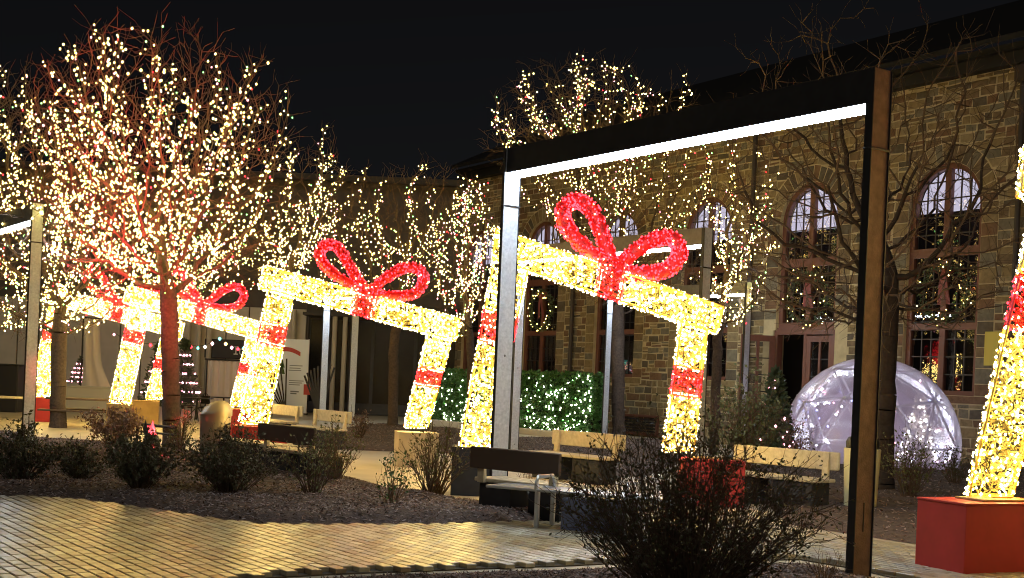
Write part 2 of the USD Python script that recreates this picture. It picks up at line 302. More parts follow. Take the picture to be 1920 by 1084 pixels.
BEDS = []
def bed(label, pts, hgt, chips, step=0.16, z0=0.0):
    poly = gpoly(pts) if not isinstance(pts, Polygon) else pts
    bx, by = np.array(poly.exterior.coords).T
    edge = poly.exterior
    def hf(p):
        n = meshkit.fbm(np.column_stack([p * 1.6, np.zeros(len(p))]), 3, 5)
        from shapely import distance, points
        d = distance(points(p), edge)
        return hgt * np.minimum(1, d / 0.35) * (0.55 + 0.9 * n)
    v, f = sheet(poly, step, hf, rng)
    v[:, 2] += z0 + 0.006
    b = single('planting_bed', (v, f), M['soil'], kind='structure', label=label, cat='planting bed', smooth=True)
    BEDS.append((poly, v, f))
    if chips:
        a = v[f]; ar = np.linalg.norm(np.cross(a[:, 1] - a[:, 0], a[:, 2] - a[:, 0]), axis=1)
        ctrp = proj(np.maximum(a.mean(1), [-1e9, 1.5, -1e9])); vis = (ctrp[:, 0] > -40) & (ctrp[:, 0] < 1960) & (ctrp[:, 1] < 1120) & (a.mean(1)[:, 1] > 2)
        ar = ar * vis
        if ar.sum() == 0: return
        idx = rng.choice(len(f), chips, p=ar / ar.sum()); w = rng.dirichlet([1, 1, 1], chips)
        P = (a[idx] * w[:, :, None]).sum(1)
        for m_, share in ((M['chip1'], .42), (M['chip2'], .3), (M['chip3'], .28)):
            n = int(chips * share); Q = P[:n]; P = P[n:]
            n = len(Q); d = rng.normal(size=(n, 3)); d[:, 2] *= .35; d /= np.linalg.norm(d, axis=1, keepdims=True)
            s = np.cross(d, [0, 0, 1]) + rng.normal(0, .2, (n, 3)); s /= np.linalg.norm(s, axis=1, keepdims=True); u = np.cross(s, d)
            Ls = rng.uniform(.015, .045, (n, 1)); Ws = rng.uniform(.006, .016, (n, 1)); T = .005
            Q = Q + [0, 0, .008]
            vv = np.stack([Q - d * Ls, Q + s * Ws, Q + d * Ls, Q - s * Ws, Q + u * T * 1.6], 1).reshape(-1, 3)
            ff = ((np.arange(n) * 5)[:, None, None] + np.array([[0, 1, 4], [1, 2, 4], [2, 3, 4], [3, 0, 4]])).reshape(-1, 3)
            part(b, 'wood_chips', (vv, ff), m_, kind='stuff')
bed('long brown mulch bed with shrubs behind the brick walkway', [(-160, 915)] + [(x, y - 1) for x, y in TOPE[1:10]] + [(1062, 973), (940, 952), (760, 928), (670, 903), (560, 880), (440, 866), (300, 848), (200, 836), (100, 830), (0, 812), (-160, 800)], 0.11, 26000)
near = gpoly([(x, y + 10) for x, y in BOTE[:-1]] + [(300, 1500), (2100, 1500)])
bed('dark mulch bed in the very foreground under the big twiggy bush', near, 0.05, 9000)
bed('shaded mulch bed behind the rusty steel post with a dark tree', [(1400, 912), (1480, 985), (1600, 1003), (1722, 1022), (2000, 1068), (2100, 880), (1800, 852), (1480, 852), (1400, 880)], 0.08, 7000)
bed('mulch bed around the slim tree behind the middle gift arch', [(560, 838), (700, 846), (870, 852), (870, 806), (700, 796), (640, 804), (570, 818)], 0.07, 4000, .25)
bed('pinkish mulch bed under the tree in front of the stone wall', [(1000, 872), (1090, 902), (1215, 892), (1300, 860), (1290, 828), (1120, 824), (960, 822), (940, 838)], 0.07, 6000, .25)
def bed_z(x, y):
    for poly, v, f in BEDS:
        if poly.contains(Point(x, y)):
            i = np.argmin(((v[:, :2] - (x, y)) ** 2).sum(1)); return v[i, 2]
    return 0.0

# ================================================================== stone building
W0 = np.array([5.0, 42.7, 0.0]); UP = np.array([0, 0, 1.0])
def s_of(px):
    u = ray(px, 520)[0]; return (u * W0[1] - W0[0]) / (DR[0] - u * DR[1])
def wpt(s, h, out=0.0): return W0 + DR * s + UP * h + DN * out
win_s = [s_of(p) for p in (1765, 1512, 1322, 1155, 1015)]
win_s = [win_s[0] + 4.62] + win_s + [win_s[-1] - 4.6]
S0, S1, H = -13.5, win_s[0] + 3.0, 10.0
HW, SPR = 1.16, 6.72                                    # window half width and springing height
def arch(hw, z0, spr, n=14):
    t = np.linspace(0, math.pi, n)
    return Polygon([(-hw, z0), (hw, z0)] + [(hw * math.cos(a), spr + hw * math.sin(a)) for a in t])
from shapely import affinity
sills = [1.8, 1.8, 0.0, 2.0, 2.0, 2.0, 2.0]
openings = [affinity.translate(arch(HW, z, SPR), s) for s, z in zip(win_s, sills)]
openings = [o if i != 2 else o.union(sbox(win_s[2] - 1.25, 0, win_s[2] + 1.2, 3.55)) for i, o in enumerate(openings)]
BLD = thing('stone_building', 'long two storey rubble stone building with tall arched windows', 'building', wpt(2, 0))
wall_poly = sbox(S0, 0, S1, H).difference(unary_union(openings))
WALL = part(BLD, 'wall', prism(wall_poly, -0.45, 0.0, W0, DR, UP, DN), M['mortar'])
# rubble stones in uneven courses, each with its own edges
block = unary_union([affinity.translate(arch(HW + .50, z - .22, SPR), s) for s, z in zip(win_s, sills)] + [affinity.translate(sbox(-1.5, 0, 1.45, 3.85), win_s[2])])
ring = lambda hw, s: affinity.translate(arch(hw, SPR - .35, SPR), s)
stones = []
z = 0.0
while z < H - .1:
    hgt = rng.uniform(.15, .30); hgt = min(hgt, H - z)
    s = S0 + rng.uniform(-.3, 0)
    while s < S1:
        w = rng.uniform(.22, .60) * (1.2 if hgt > .25 else 1)
        parts_ = [(z, hgt)] if rng.random() > .22 else [(z, hgt * .5), (z + hgt * .5, hgt * .5)]
        for zz, hh in parts_:
            j = lambda: rng.uniform(-.022, .022)
            q = Polygon([(s + j(), zz + j()), (s + w + j(), zz + j()), (s + w + j(), zz + hh + j()), (s + j(), zz + hh + j())]).buffer(-.017, join_style=2)
            q = q.intersection(sbox(S0, 0, S1, H))
            if not q.is_empty and q.intersects(block): q = q.difference(block.buffer(.012))
            for g_ in getattr(q, 'geoms', [q]):
                if g_.geom_type == 'Polygon' and g_.area > .012: stones.append(g_)
        s += w
    z += hgt
for s, zs in zip(win_s, sills):                          # jamb stones and voussoirs
    n = 19
    for k in range(n):
        a0, a1 = math.pi * k / n + .012, math.pi * (k + 1) / n - .012
        r0, r1 = HW + .01, HW + .48 + rng.uniform(-.03, .0)
        stones.append(Polygon([(s + r * math.cos(a), SPR + r * math.sin(a)) for r, a in ((r0, a0), (r1, a0), (r1, a1), (r0, a1))]))
    for sd in (-1, 1):
        z = zs if zs else 3.87
        while z < SPR - .05:
            hh = min(rng.uniform(.22, .42), SPR - z)
            a, b = sorted((s + sd * (HW + .012), s + sd * (HW + .485)))
            if hh > .08: stones.append(sbox(a, z + .012, b, z + hh - .012))
            z += hh
    if zs:
        stones.append(sbox(s - HW - .45, zs - .2, s + HW + .45, zs - .012))
def stone_mesh(g_):
    c = np.array(g_.exterior.simplify(.004).coords)[:-1]
    if Polygon(c).exterior.is_ccw is False: c = c[::-1]
    n = len(c); m = c.mean(0); d = rng.uniform(.010, .024)
    inn = m + (c - m) * np.clip(1 - .045 / np.linalg.norm(c - m, axis=1, keepdims=True), .5, 1)
    P0 = [wpt(x, y, -.01) for x, y in c]; P1 = [wpt(x, y, d * .55) for x, y in c]; P2 = [wpt(x, y, d + rng.normal(0, .003)) for x, y in inn]; P3 = [wpt(*m, d + .006)]
    f = []
    for i in range(n):
        j = (i + 1) % n
        for b in (0, n): f += [[b + i, b + j, b + n + j], [b + i, b + n + j, b + n + i]]
        f.append([2 * n + i, 2 * n + j, 3 * n])
    v = np.array(P0 + P1 + P2 + P3); f = np.array(f)
    if np.dot(np.cross(v[f[-1][1]] - v[f[-1][0]], v[f[-1][2]] - v[f[-1][0]]), DN) < 0: f = f[:, ::-1]
    return v, f
def stone_size(g_):
    c = g_.centroid; p = proj(wpt(c.x, c.y)); q = proj(np.array([wpt(*x) for x in g_.exterior.coords]))
    inside = (-20 < p[0] < 1910) and (0 < p[1] < 900) and not (1590 < p[0] < 1680)
    return Polygon(q).area * (1 if inside else 0)
sizes = np.array([stone_size(g_) for g_ in stones]); order = np.argsort(-sizes)
pick = lambda: rng.choice(6, p=[.26, .24, .16, .14, .1, .1])
for i in order[:300]: part(WALL, 'stone', stone_mesh(stones[i]), STONES[pick()])
rest = [[] for _ in STONES]
for i in order[300:]: rest[pick()].append(stone_mesh(stones[i]))
for k, ms in enumerate(rest): part(WALL, 'stonework', cat_(ms), STONES[k], kind='stuff')
# eaves, roof, downspouts
part(BLD, 'cornice', cat_([obox(wpt((S0 + S1) / 2, H + .16, .12), DR, (S1 - S0, .35, .30)), obox(wpt((S0 + S1) / 2, H + .40, .22), DR, (S1 - S0, .5, .14))]), M['lead'])
rp = [wpt(S0, H + .48, .7), wpt(S1, H + .48, .7), wpt(S1, H + 3.4, -5.2), wpt(S0, H + 3.4, -5.2)]
part(BLD, 'roof', hexa(np.array(rp), np.array(rp) + [0, 0, .15]), M['lead'])
part(BLD, 'end_wall', prism(sbox(0, 0, 8, H), 0, .4, wpt(S0 - .002, 0, -.5), -DN, UP, -DR), M['stucco2'])
mids = [(win_s[0] + win_s[1]) / 2, (win_s[2] + win_s[3]) / 2, (win_s[4] + win_s[5]) / 2]
for s in mids:
    p = part(BLD, 'downspout', cat_([tubes(wpt(s, .1, .16), wpt(s, H, .16), .075, .075, 8), bbox(wpt(s, H - .25, .18), DR, (.34, .26, .4), .02)]), M['spout'])
    for zz in (2.2, 4.6, 7.2): part(p, 'bracket', bbox(wpt(s, zz, .12), DR, (.24, .14, .05), .008), M['spout'])
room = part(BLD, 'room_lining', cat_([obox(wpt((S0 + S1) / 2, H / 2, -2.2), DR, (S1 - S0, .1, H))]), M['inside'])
for i, (s, zs) in enumerate(zip(win_s, sills)):
    ob = openings[i]; inn = affinity.translate(arch(HW - .15, max(zs + .12, 3.78 if i == 2 else 0), SPR), s)
    fr = affinity.translate(arch(HW, zs if i != 2 else 3.62, SPR), s).difference(inn)
    base = inn.bounds[1]
    bars = unary_union([sbox(s - .09, base, s + .09, SPR + HW - .1), sbox(s - HW + .1, 5.42, s + HW - .1, 5.66)] + ([sbox(s - HW + .1, 3.5, s + HW - .1, 3.68)] if i != 2 else []))
    fr = unary_union([fr, bars.intersection(affinity.translate(arch(HW - .02, base, SPR), s))])
    w = part(BLD, 'window', prism(fr, -.26, -.12, W0, DR, UP, DN), M['brown'])
    grid = []
    for dx in (-.68, -.38, .38, .68):
        top = SPR + math.sqrt(max((HW - .15) ** 2 - dx * dx, 0)); grid.append(sbox(s + dx - .016, base, s + dx + .016, top))
    zz = base + .42
    while zz < SPR + HW - .3:
        half = HW - .15 if zz < SPR else math.sqrt((HW - .15) ** 2 - (zz - SPR) ** 2)
        grid.append(sbox(s - half, zz - .016, s + half, zz + .016)); zz += .46
    part(w, 'glazing_bars', prism(unary_union(grid).difference(bars), -.20, -.165, W0, DR, UP, DN), M['muntin'])
    part(w, 'pane', flat(inn.buffer(-.003), -.195, W0, DR, UP, DN), M['glass'])
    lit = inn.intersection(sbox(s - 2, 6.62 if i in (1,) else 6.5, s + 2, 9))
    part(w, 'blind', prism(lit, -.34, -.32, W0, DR, UP, DN), M['lit_room'], label='pale lilac half round panel made to glow like a lit room')  # emissive panel stands in for room light behind the glass
# double door in the second window, one leaf open
s = win_s[2]
dr = part(BLD, 'door_frame', prism(sbox(s - 1.25, 0, s + 1.2, 3.62).difference(unary_union([sbox(s - 1.13, -.1, s - .06, 3.42), sbox(s + .06, -.1, s + 1.08, 3.42)])), -.28, -.06, W0, DR, UP, DN), M['brown'])
def leaf(hinge, e, w, name):
    fr = sbox(0, 0.02, w, 3.38).difference(unary_union([sbox(.16, 1.15, w / 2 - .04, 3.2), sbox(w / 2 + .04, 1.15, w - .16, 3.2)]))
    nrm = np.cross(e, UP)
    d = part(BLD, name, prism(fr, -.03, .03, hinge, e, UP, nrm), M['brown'])
    part(d, 'pane', flat(unary_union([sbox(.15, 1.14, w / 2 - .03, 3.21), sbox(w / 2 + .03, 1.14, w - .15, 3.21)]), 0.0, hinge, e, UP, nrm), M['glass'])
    for zz in (1.7, 2.2, 2.7): part(d, 'glazing_bar', prism(sbox(.15, zz - .015, w - .15, zz + .015), -.02, .02, hinge, e, UP, nrm), M['muntin'])
    part(d, 'handle', tubes(hinge + e * (w - .1) + UP * 1.0 + nrm * .06, hinge + e * (w - .1) + UP * 1.35 + nrm * .06, .015, .015, 8), M['steel'])
leaf(wpt(s + .06, 0, -.10), DR, 1.02, 'door')
oe = (DN * .92 - DR * .38); oe /= np.linalg.norm(oe)
leaf(wpt(s - 1.12, 0, .05), oe, 1.06, 'door')
# ribbon bows with tails hanging in the windows
for s_, lab in ((win_s[2], 'red ribbon bow hanging above the open double door'), (win_s[1], 'red ribbon bow hanging in the window behind the clear dome'), (win_s[5], 'faded red ribbon bow in the arched window above the ivy hedge')):
    o = wpt(s_ + .12, 5.0, .0); rb = thing('ribbon_bow', lab, 'bow', o, 'red bows in the arched windows')
    for sd in (-1, 1):
        t = np.linspace(0, 2 * math.pi, 14); lp = np.array([o + DR * sd * (.17 - .17 * math.cos(a)) + UP * (.10 * math.sin(a) + .05 * (1 - math.cos(a))) for a in t])
        v = np.vstack([lp + DN * .09, lp - DN * .02]); k = len(lp); f = np.array([[i, i + 1, k + i + 1] for i in range(k - 1)] + [[i, k + i + 1, k + i] for i in range(k - 1)])
        part(rb, 'loop', (v, f), M['ribbon'], smooth=True)
        tl = np.array([o + DR * sd * (.03 + .12 * q) + DN * (.05 + .03 * math.sin(q * 5)) - UP * q * .85 for q in np.linspace(0, 1, 7)])
        v = np.vstack([tl - DR * .06, tl + DR * .06]); k = len(tl); f = np.array([[i, i + 1, k + i + 1] for i in range(k - 1)] + [[i, k + i + 1, k + i] for i in range(k - 1)])
        part(rb, 'tail', (v, f), M['ribbon'], smooth=True)
    part(rb, 'knot', bbox(o + DN * .06, DR, (.12, .12, .12), .03), M['ribbon'])
    P = []
    for k in range(34):
        a = 2 * math.pi * k / 34; P.append(o - UP * .55 + DR * .72 * math.cos(a) + UP * .72 * math.sin(a) + DN * .1 + rng.normal(0, .13, 3) * [1, .3, 1])
    wr = thing('lit_wreath', lab.replace('faded ', '').replace('red ribbon bow', 'evergreen wreath with white lights'), 'wreath', o, 'lit wreaths in the arched windows')
    t = np.linspace(0, 2 * math.pi, 29)[:-1]
    ringp = np.array([o - UP * .55 + DR * .72 * math.cos(a) + UP * .72 * math.sin(a) + DN * .04 for a in t])
    part(wr, 'foliage', leaves(np.repeat(ringp, 22, 0) + rng.normal(0, .05, (28 * 22, 3)), .09, rng), M['conifer'], kind='stuff')
    part(wr, 'bulbs', bulbs(P, .019, rng), M['warm2'], kind='stuff')
sg = thing('yellow_sign', 'plain yellow panel fixed on the stone wall beside the tall light leg at right', 'sign', wpt(mids[0] - .75, 2.6, .06))
part(sg, 'panel', bbox(wpt(mids[0] - .55, 3.0, .09), DR, (.55, .05, .85), .01), M['yellow'])
part(sg, 'backing', bbox(wpt(mids[0] - .55, 3.0, .055), DR, (.45, .02, .7), .004), M['dsteel'])
# low bulkhead at the wall foot
ck = thing('wall_grille', 'low dark opening at the foot of the stone wall', 'vent', wpt(-.2, 0, .03))
gx = s_of(1215)
part(ck, 'frame', prism(sbox(gx - .95, .06, gx + .95, .75).difference(sbox(gx - .85, .14, gx + .85, .67)), .03, .1, W0, DR, UP, DN), M['brown'])
for k in range(5): part(ck, 'slat', obox(wpt(gx, .2 + .1 * k, .055), DR, (1.7, .03, .05)), M['inside'])

# ================================================================== grey shop building at the left, far behind
YB = 54.0
EX, EY3, EZ = np.array([1.0, 0, 0]), UP, np.array([0, -1.0, 0])
def bpx(px, py): q = at(px, py, YB); return q[0], q[2]
GB = thing('shop_building', 'plain grey shop building at the back left with a dark glazed ground floor', 'building', (-15, YB, 0))
xr = bpx(868, 760)[0]; xl = -30.0; O = np.array([0, YB, 0.0])
gx0, gx1 = bpx(572, 760)[0], xr - .3
wallp = sbox(xl, 0, xr, 9.8).difference(sbox(gx0, 0, gx1, 4.1))
part(GB, 'wall', prism(wallp, -.5, 0, O, EX, EY3, EZ), M['stucco2'])
part(GB, 'parapet', obox((( xl + xr) / 2, YB - .08, 9.9), EX, (xr - xl, .8, .25)), M['fascia'])
part(GB, 'fascia', obox(((gx0 + gx1) / 2, YB - .25, 4.35), EX, (gx1 - gx0, .6, .6)), M['fascia'])
part(GB, 'storefront_back', obox(((gx0 + gx1) / 2, YB + .9, 2.05), EX, (gx1 - gx0, .1, 4.1)), M['stucco2'])
n = 7
for k in range(n):
    x0, x1 = gx0 + (gx1 - gx0) * k / n, gx0 + (gx1 - gx0) * (k + 1) / n
    q = part(GB, 'shop_window', prism(sbox(x0, .02, x1, 4.04).difference(sbox(x0 + .07, .5, x1 - .07, 3.95)), -.25, -.17, O, EX, EY3, EZ), M['dsteel'])
    part(q, 'pane', flat(sbox(x0 + .068, .498, x1 - .068, 3.952), -.21, O, EX, EY3, EZ), M['film'])
# lit cladding panels at the left part of the ground floor
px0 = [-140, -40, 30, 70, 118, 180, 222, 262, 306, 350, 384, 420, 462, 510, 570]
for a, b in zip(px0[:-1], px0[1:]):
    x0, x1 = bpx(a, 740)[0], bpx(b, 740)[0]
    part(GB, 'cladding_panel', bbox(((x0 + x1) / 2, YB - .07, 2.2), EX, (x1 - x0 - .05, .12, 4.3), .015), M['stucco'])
for a in (352, 372, 392, 548): 
    x0 = bpx(a, 740)[0]; part(GB, 'column', tubes((x0, YB - .4, 0), (x0, YB - .4, 4.3), .11, .11, 10), M['column'])
for a in (631, 650):
    x0 = bpx(a, 740)[0]; part(GB, 'column', tubes((x0, YB - 1.4, 0), (x0, YB - 1.4, 4.05), .10, .10, 10), M['column'])
part(GB, 'canopy', obox(((gx0 + gx1) / 2, YB - .95, 4.12), EX, (gx1 - gx0, 1.3, .12)), M['fascia'])
p = bpx(398, 660); q = bpx(470, 640)
sgn = thing('shop_sign', 'dark shop sign board with pale lettering above the white curtain', 'sign', (p[0], YB - .3, 3.0))
w_ = q[0] - p[0]
zc = bpx(430, 655)[1]
part(sgn, 'board', bbox((p[0] + w_ / 2, YB - .3, zc), EX, (w_ + .5, .1, .8), .02), M['black'])
tm = meshkit.text_mesh('Ice', .36, .03); v = tm.vertices
tx = bpx(441, 660)[0]
part(sgn, 'lettering', (np.column_stack([v[:, 0] + tx, YB - .355 - v[:, 2], v[:, 1] + zc - .22]), tm.faces), M['letter'])
a, b = bpx(399, 676)[0], bpx(462, 676)[0]; zt = bpx(430, 677)[1]; xs = np.linspace(a, b, 40)
fold = .09 * np.sin(np.linspace(0, 26, 40)) + .04 * np.sin(np.linspace(0, 61, 40))
zz = np.linspace(.18, zt, 12); v = np.array([[x + .25 * (1 - h / zt) * (x - (a + b) / 2) / 3, YB - 1.0 + f_ * (1 - .5 * h / zt), h - .05 * abs(math.sin(i * .6)) * (h > zt - .01)] for h in zz for i, (x, f_) in enumerate(zip(xs, fold))])
f = np.array([[r * 40 + c, r * 40 + c + 1, (r + 1) * 40 + c + 1] for r in range(11) for c in range(39)] + [[r * 40 + c, (r + 1) * 40 + c + 1, (r + 1) * 40 + c] for r in range(11) for c in range(39)])
ct = thing('curtain', 'off white cloth curtain hanging below the dark shop sign', 'curtain', (a, YB - 1, 0))
part(ct, 'cloth', (v, f), M['cloth'], smooth=True); part(ct, 'rail', tubes((a - .1, YB - 1, zt + .03), (b + .1, YB - 1, zt + .03), .03, .03, 8), M['dsteel'])
for x in (a, b): part(ct, 'rail_post', tubes((x, YB - 1, 0), (x, YB - 1, zt + .03), .03, .03, 8), M['dsteel'])

# ================================================================== steel portals with a light strip under the beam
def portal(name_label, R, Lf, Hh, w=0.2, t=0.075, bh=0.30, mats=('galv', 'corten'), beam='dsteel'):
    """R right foot, Lf left foot (world xy); posts are flat plates standing across the frame"""
    R, Lf = np.array([*R[:2], 0.0]), np.array([*Lf[:2], 0.0])
    e = (R - Lf); ln = np.linalg.norm(e); e /= ln; n = np.array([e[1], -e[0], 0])
    if n[1] > 0: n = -n
    o = thing('steel_portal', name_label, 'portal frame', (R + Lf) / 2, 'steel portal frames with cool light strips')
    t0 = t
    for P, sd, m in ((Lf, -1, mats[0]), (R, 1, mats[1])):
        t = t0 * (.6 if sd < 0 else 1)
        pp = part(o, 'post', bbox(P + e * sd * (-t / 2) + UP * (Hh / 2), e, (t * .72, w, Hh), .006), M['galv'] if sd < 0 else M[mats[1]])
        part(pp, 'edge_flange', cat_([obox(P + e * sd * (-t / 2) + n * (w / 2 + .0045) + UP * (Hh / 2 - .002), e, (t, .008, Hh - .01)), obox(P + e * sd * (-t / 2) - n * (w / 2 + .0045) + UP * (Hh / 2 - .002), e, (t, .008, Hh - .01))]), M['dsteel'])
        for zz in (Hh - .72,): part(pp, 'joint_band', bbox(P + e * sd * (-t / 2) + UP * zz, e, (t + .012, w + .03, .022), .004), M['dsteel'])
        part(pp, 'slot', bbox(P + e * (t / 2 if sd > 0 else -t / 2 ) * 0 + e * (sd * .0 + (.0)) + UP * .55 + e * (sd * (-t / 2) + sd * (t * .36 + .001)), e, (.006, .014, .26), .002), M['black'])
        for zz in (1.95, .3): part(pp, 'bolt', tubes(P + e * sd * (-t / 2) - e * sd * (t * .36) + UP * zz, P + e * sd * (-t / 2) - e * sd * (t * .36 + .012) + UP * zz, .014, .012, 8), M['dsteel'])
    C = (R + Lf) / 2; t = t0
    bm = part(o, 'beam', bbox(C - e * t * .2 + UP * (Hh - bh / 2), e, (ln - 1.6 * t - .002, w - .03, bh), .006), M[beam])
    part(bm, 'light_strip', obox(C + UP * (Hh - bh - .03), e, (ln - 2 * t - .02, w * .42, .055)), M['led'])
    return o
def f_at(px, py): return ground(px, py)
R1, L1 = ground(1616, 1086), ground(930, 957)
HP = 4.55
portal('nearest steel portal frame with a rusty right post and a galvanised left post', R1, L1, HP, w=.235, t=.085, bh=.31)
fe = (R1 - L1); fl = np.linalg.norm(fe); fe = fe / fl
R3 = ground(1309, 903); portal('second steel portal frame partly behind the bow of the middle right gift arch', R3, R3 - fe * fl, HP, mats=('galv', 'galv'), beam='beamgrey')
R4 = ground(1392, 853); portal('third steel portal frame just left of the brown leafy shrub before the stone wall', R4, R4 - fe * fl, HP, mats=('galv', 'galv'), beam='beamgrey')
R2 = ground(52, 843); portal('steel portal frame at the left edge of the photo, only its grey post whole', R2, R2 - fe * fl, HP, mats=('galv', 'galv'), beam='beamgrey')
L5 = ground(603, 790); portal('far steel portal frame with a pale post right of the white banner', L5 + fe * 2.2, L5, 4.6, w=.25, mats=('galv', 'galv'), beam='beamgrey')

# ================================================================== gift box arches made of lights
def gift(label, base_label, box_specs, pts, yaw, depth=.36, dens=300, bsize=.0135, bg=None, seed=1, thick=None):
    g = np.random.default_rng(seed)
    A = pts['foot']; Y0 = (pts['zfoot'] - EYE) / ray(*A)[1]; P0 = at(*A, Y0)
    e = np.array([math.cos(yaw), math.sin(yaw), 0]); nb = np.array([-e[1], e[0], 0])          # nb: away from the camera
    def pl(p):
        a, b = ray(*p); u = (a * P0[1] - P0[0]) / (e[0] - a * e[1]); Y = P0[1] + u * e[1]
        return np.array([u, EYE + b * Y])
    W3 = lambda uz, d: np.array([P0[0], P0[1], 0]) + e * uz[0] + UP * uz[1] + nb * d
    o = thing('gift_arch', label, 'light sculpture', (*P0[:2], 0), 'gift box arches made of lights')
    def quad_split(q, cuts, axis):
        q = [np.asarray(c) for c in q]; out = []
        for c0, c1 in zip(cuts[:-1], cuts[1:]):
            lp = lambda a, b, t: a + (b - a) * t
            if axis == 'v': out.append([lp(q[0], q[3], c0), lp(q[1], q[2], c0), lp(q[1], q[2], c1), lp(q[0], q[3], c1)])
            else: out.append([lp(q[0], q[1], c0), lp(q[0], q[1], c1), lp(q[3], q[2], c1), lp(q[3], q[2], c0)])
        return out
    def prism_lights(parent, name, q, red=False, d0=0.0, d1=depth):
        fr = np.array([W3(c, d0) for c in q]); bk = np.array([W3(c, d1) for c in q])
        cen = np.vstack([fr, bk]).mean(0)
        E = [(fr[i], fr[(i + 1) % 4]) for i in range(4)] + [(bk[i], bk[(i + 1) % 4]) for i in range(4)] + [(fr[i], bk[i]) for i in range(4)]
        P = np.array([a for a, b in E]); Q = np.array([b for a, b in E])
        fm = part(parent, name, tubes(P, Q, .013, .013, 4), M['gold'] if not red else M['redtinsel'], label='red lit band' if red else None)
        faces = [fr, bk[::-1]] + [np.array([fr[(i + 1) % 4], fr[i], bk[i], bk[(i + 1) % 4]]) for i in range(4)]
        bp, sp, sq, cp, cq = [], [], [], [], []
        for fi, fc in enumerate(faces):
            a = fc[1] - fc[0]; b = fc[3] - fc[0]; area = (np.linalg.norm(np.cross(fc[1] - fc[0], fc[3] - fc[0])) + np.linalg.norm(np.cross(fc[1] - fc[2], fc[3] - fc[2]))) / 2
            nrm = np.cross(a, b); nrm /= np.linalg.norm(nrm)
            if np.dot(nrm, fc.mean(0) - cen) < 0: nrm = -nrm
            k = int(area * dens * (1 if fi == 0 else .6)) + 1
            def bil(s, t): return (fc[0] * ((1 - s) * (1 - t))[:, None] + fc[1] * (s * (1 - t))[:, None] + fc[2] * (s * t)[:, None] + fc[3] * ((1 - s) * t)[:, None])
            # bulbs sit along wound strings, so they come in slightly wavy rows
            s, t = g.random(k), g.random(k); nrow = max(2, int(np.linalg.norm(b) / .065)); t = (np.floor(t * nrow) + .5 + .75 * (g.random(k) - .5)) / nrow
            bp.append(bil(s, t) + nrm * (.012 + .012 * g.random((k, 1))))
            k = int(area * 330) + 2; la, lb = max(np.linalg.norm(a), .2), max(np.linalg.norm(b), .2); s, t = .05 / la + (1 - .1 / la) * g.random(k), .05 / lb + (1 - .1 / lb) * g.random(k); p = bil(s, t)
            ah, bh = a / np.linalg.norm(a), b / np.linalg.norm(b); th = g.normal(0, .75, k)
            dirn = np.cos(th)[:, None] * ah + np.sin(th)[:, None] * bh; ln = g.uniform(.03, .075, (k, 1)); bend = (np.cos(th + 1.57)[:, None] * ah + np.sin(th + 1.57)[:, None] * bh) * g.normal(0, .022, (k, 1))
            clampc = lambda x: x
            sp += [p - dirn * ln, p + bend]; sq += [p + bend, p + dirn * ln]
            k = int(area * 95) + 1; s, t = .07 / la + (1 - .14 / la) * g.random(k), .07 / lb + (1 - .14 / lb) * g.random(k); p = bil(s, t) + nrm * .02
            th = g.normal(.3, .8, k); d1_ = np.cos(th)[:, None] * ah + np.sin(th)[:, None] * bh; d2_ = np.cos(th + .9)[:, None] * ah + np.sin(th + .9)[:, None] * bh; ln = g.uniform(.03, .06, (k, 1))
            cp += [p - d1_ * ln, p, p + d2_ * ln]; cq += [p, p + d2_ * ln, p + d2_ * ln + d1_ * ln * .6]
        part(fm, 'tinsel_garland', tubes(np.vstack(sp), np.vstack(sq), .0085, .0085, 3), M['redtinsel'] if red else M['tinsel'], kind='stuff')
        part(fm, 'cable', tubes(np.vstack(cp), np.vstack(cq), .0052, .0052, 3), M['wire'], kind='stuff')
        bp = np.vstack(bp)
        if red:
            m = g.random(len(bp)) < .2
            part(fm, 'red_bulbs', bulbs(bp[~m], bsize, g), M['red'], kind='stuff'); part(fm, 'bulbs', bulbs(bp[m], bsize * .8, g), M['warm'], kind='stuff')
        else: part(fm, 'bulbs', bulbs(bp, bsize, g), M['warm'], kind='stuff')
    for key, cuts in (('legL', pts['cutL']), ('legR', pts['cutR'])):
        if key not in pts: continue
        q = [pl(c) for c in pts[key]]
        for i, s_ in enumerate(quad_split(q, [0, *cuts, 1], 'v')): prism_lights(o, 'ribbon_band' if i == 1 else 'leg', s_, red=(i == 1), d0=.03, d1=depth - .03)
    q = [pl(c) for c in pts['lid']]
    for i, s_ in enumerate(quad_split(q, [0, *pts['cutLid'], 1], 'h')): prism_lights(o, 'ribbon_band' if i == 1 else 'lid', s_, red=(i == 1), d0=-.012 * (i == 1), d1=depth + .012 * (i == 1))
    rt = pts['rt']
    kn = pl(pts['knot'])
    for lp in pts['loops']:
        c = np.array([pl(p) for p in lp]); k = len(c)
        # smooth closed loop
        tt = np.linspace(0, 1, k); fine = np.linspace(0, 1, 40)
        from scipy.interpolate import CubicSpline
        cs = CubicSpline(tt, c)(fine)
        path = np.array([W3(p, depth / 2 - .04 * math.sin(math.pi * i / 39)) for i, p in enumerate(cs)])
        core = part(o, 'bow_loop', pipe(path, rt * .78, 10), M['redtinsel'], smooth=True)
        m = len(path); seg = np.linalg.norm(np.diff(path, axis=0), axis=1).sum(); nb_ = int(seg * 2 * math.pi * rt * 330)
        i = g.integers(0, m - 1, nb_); w = g.random((nb_, 1)); c0 = path[i] * (1 - w) + path[i + 1] * w; d = path[i + 1] - path[i]; d /= np.linalg.norm(d, axis=1, keepdims=True)
        r = g.normal(size=(nb_, 3)); r -= (r * d).sum(1, keepdims=True) * d; r /= np.linalg.norm(r, axis=1, keepdims=True)
        P = c0 + r * rt * .92; mm = g.random(nb_) < .05
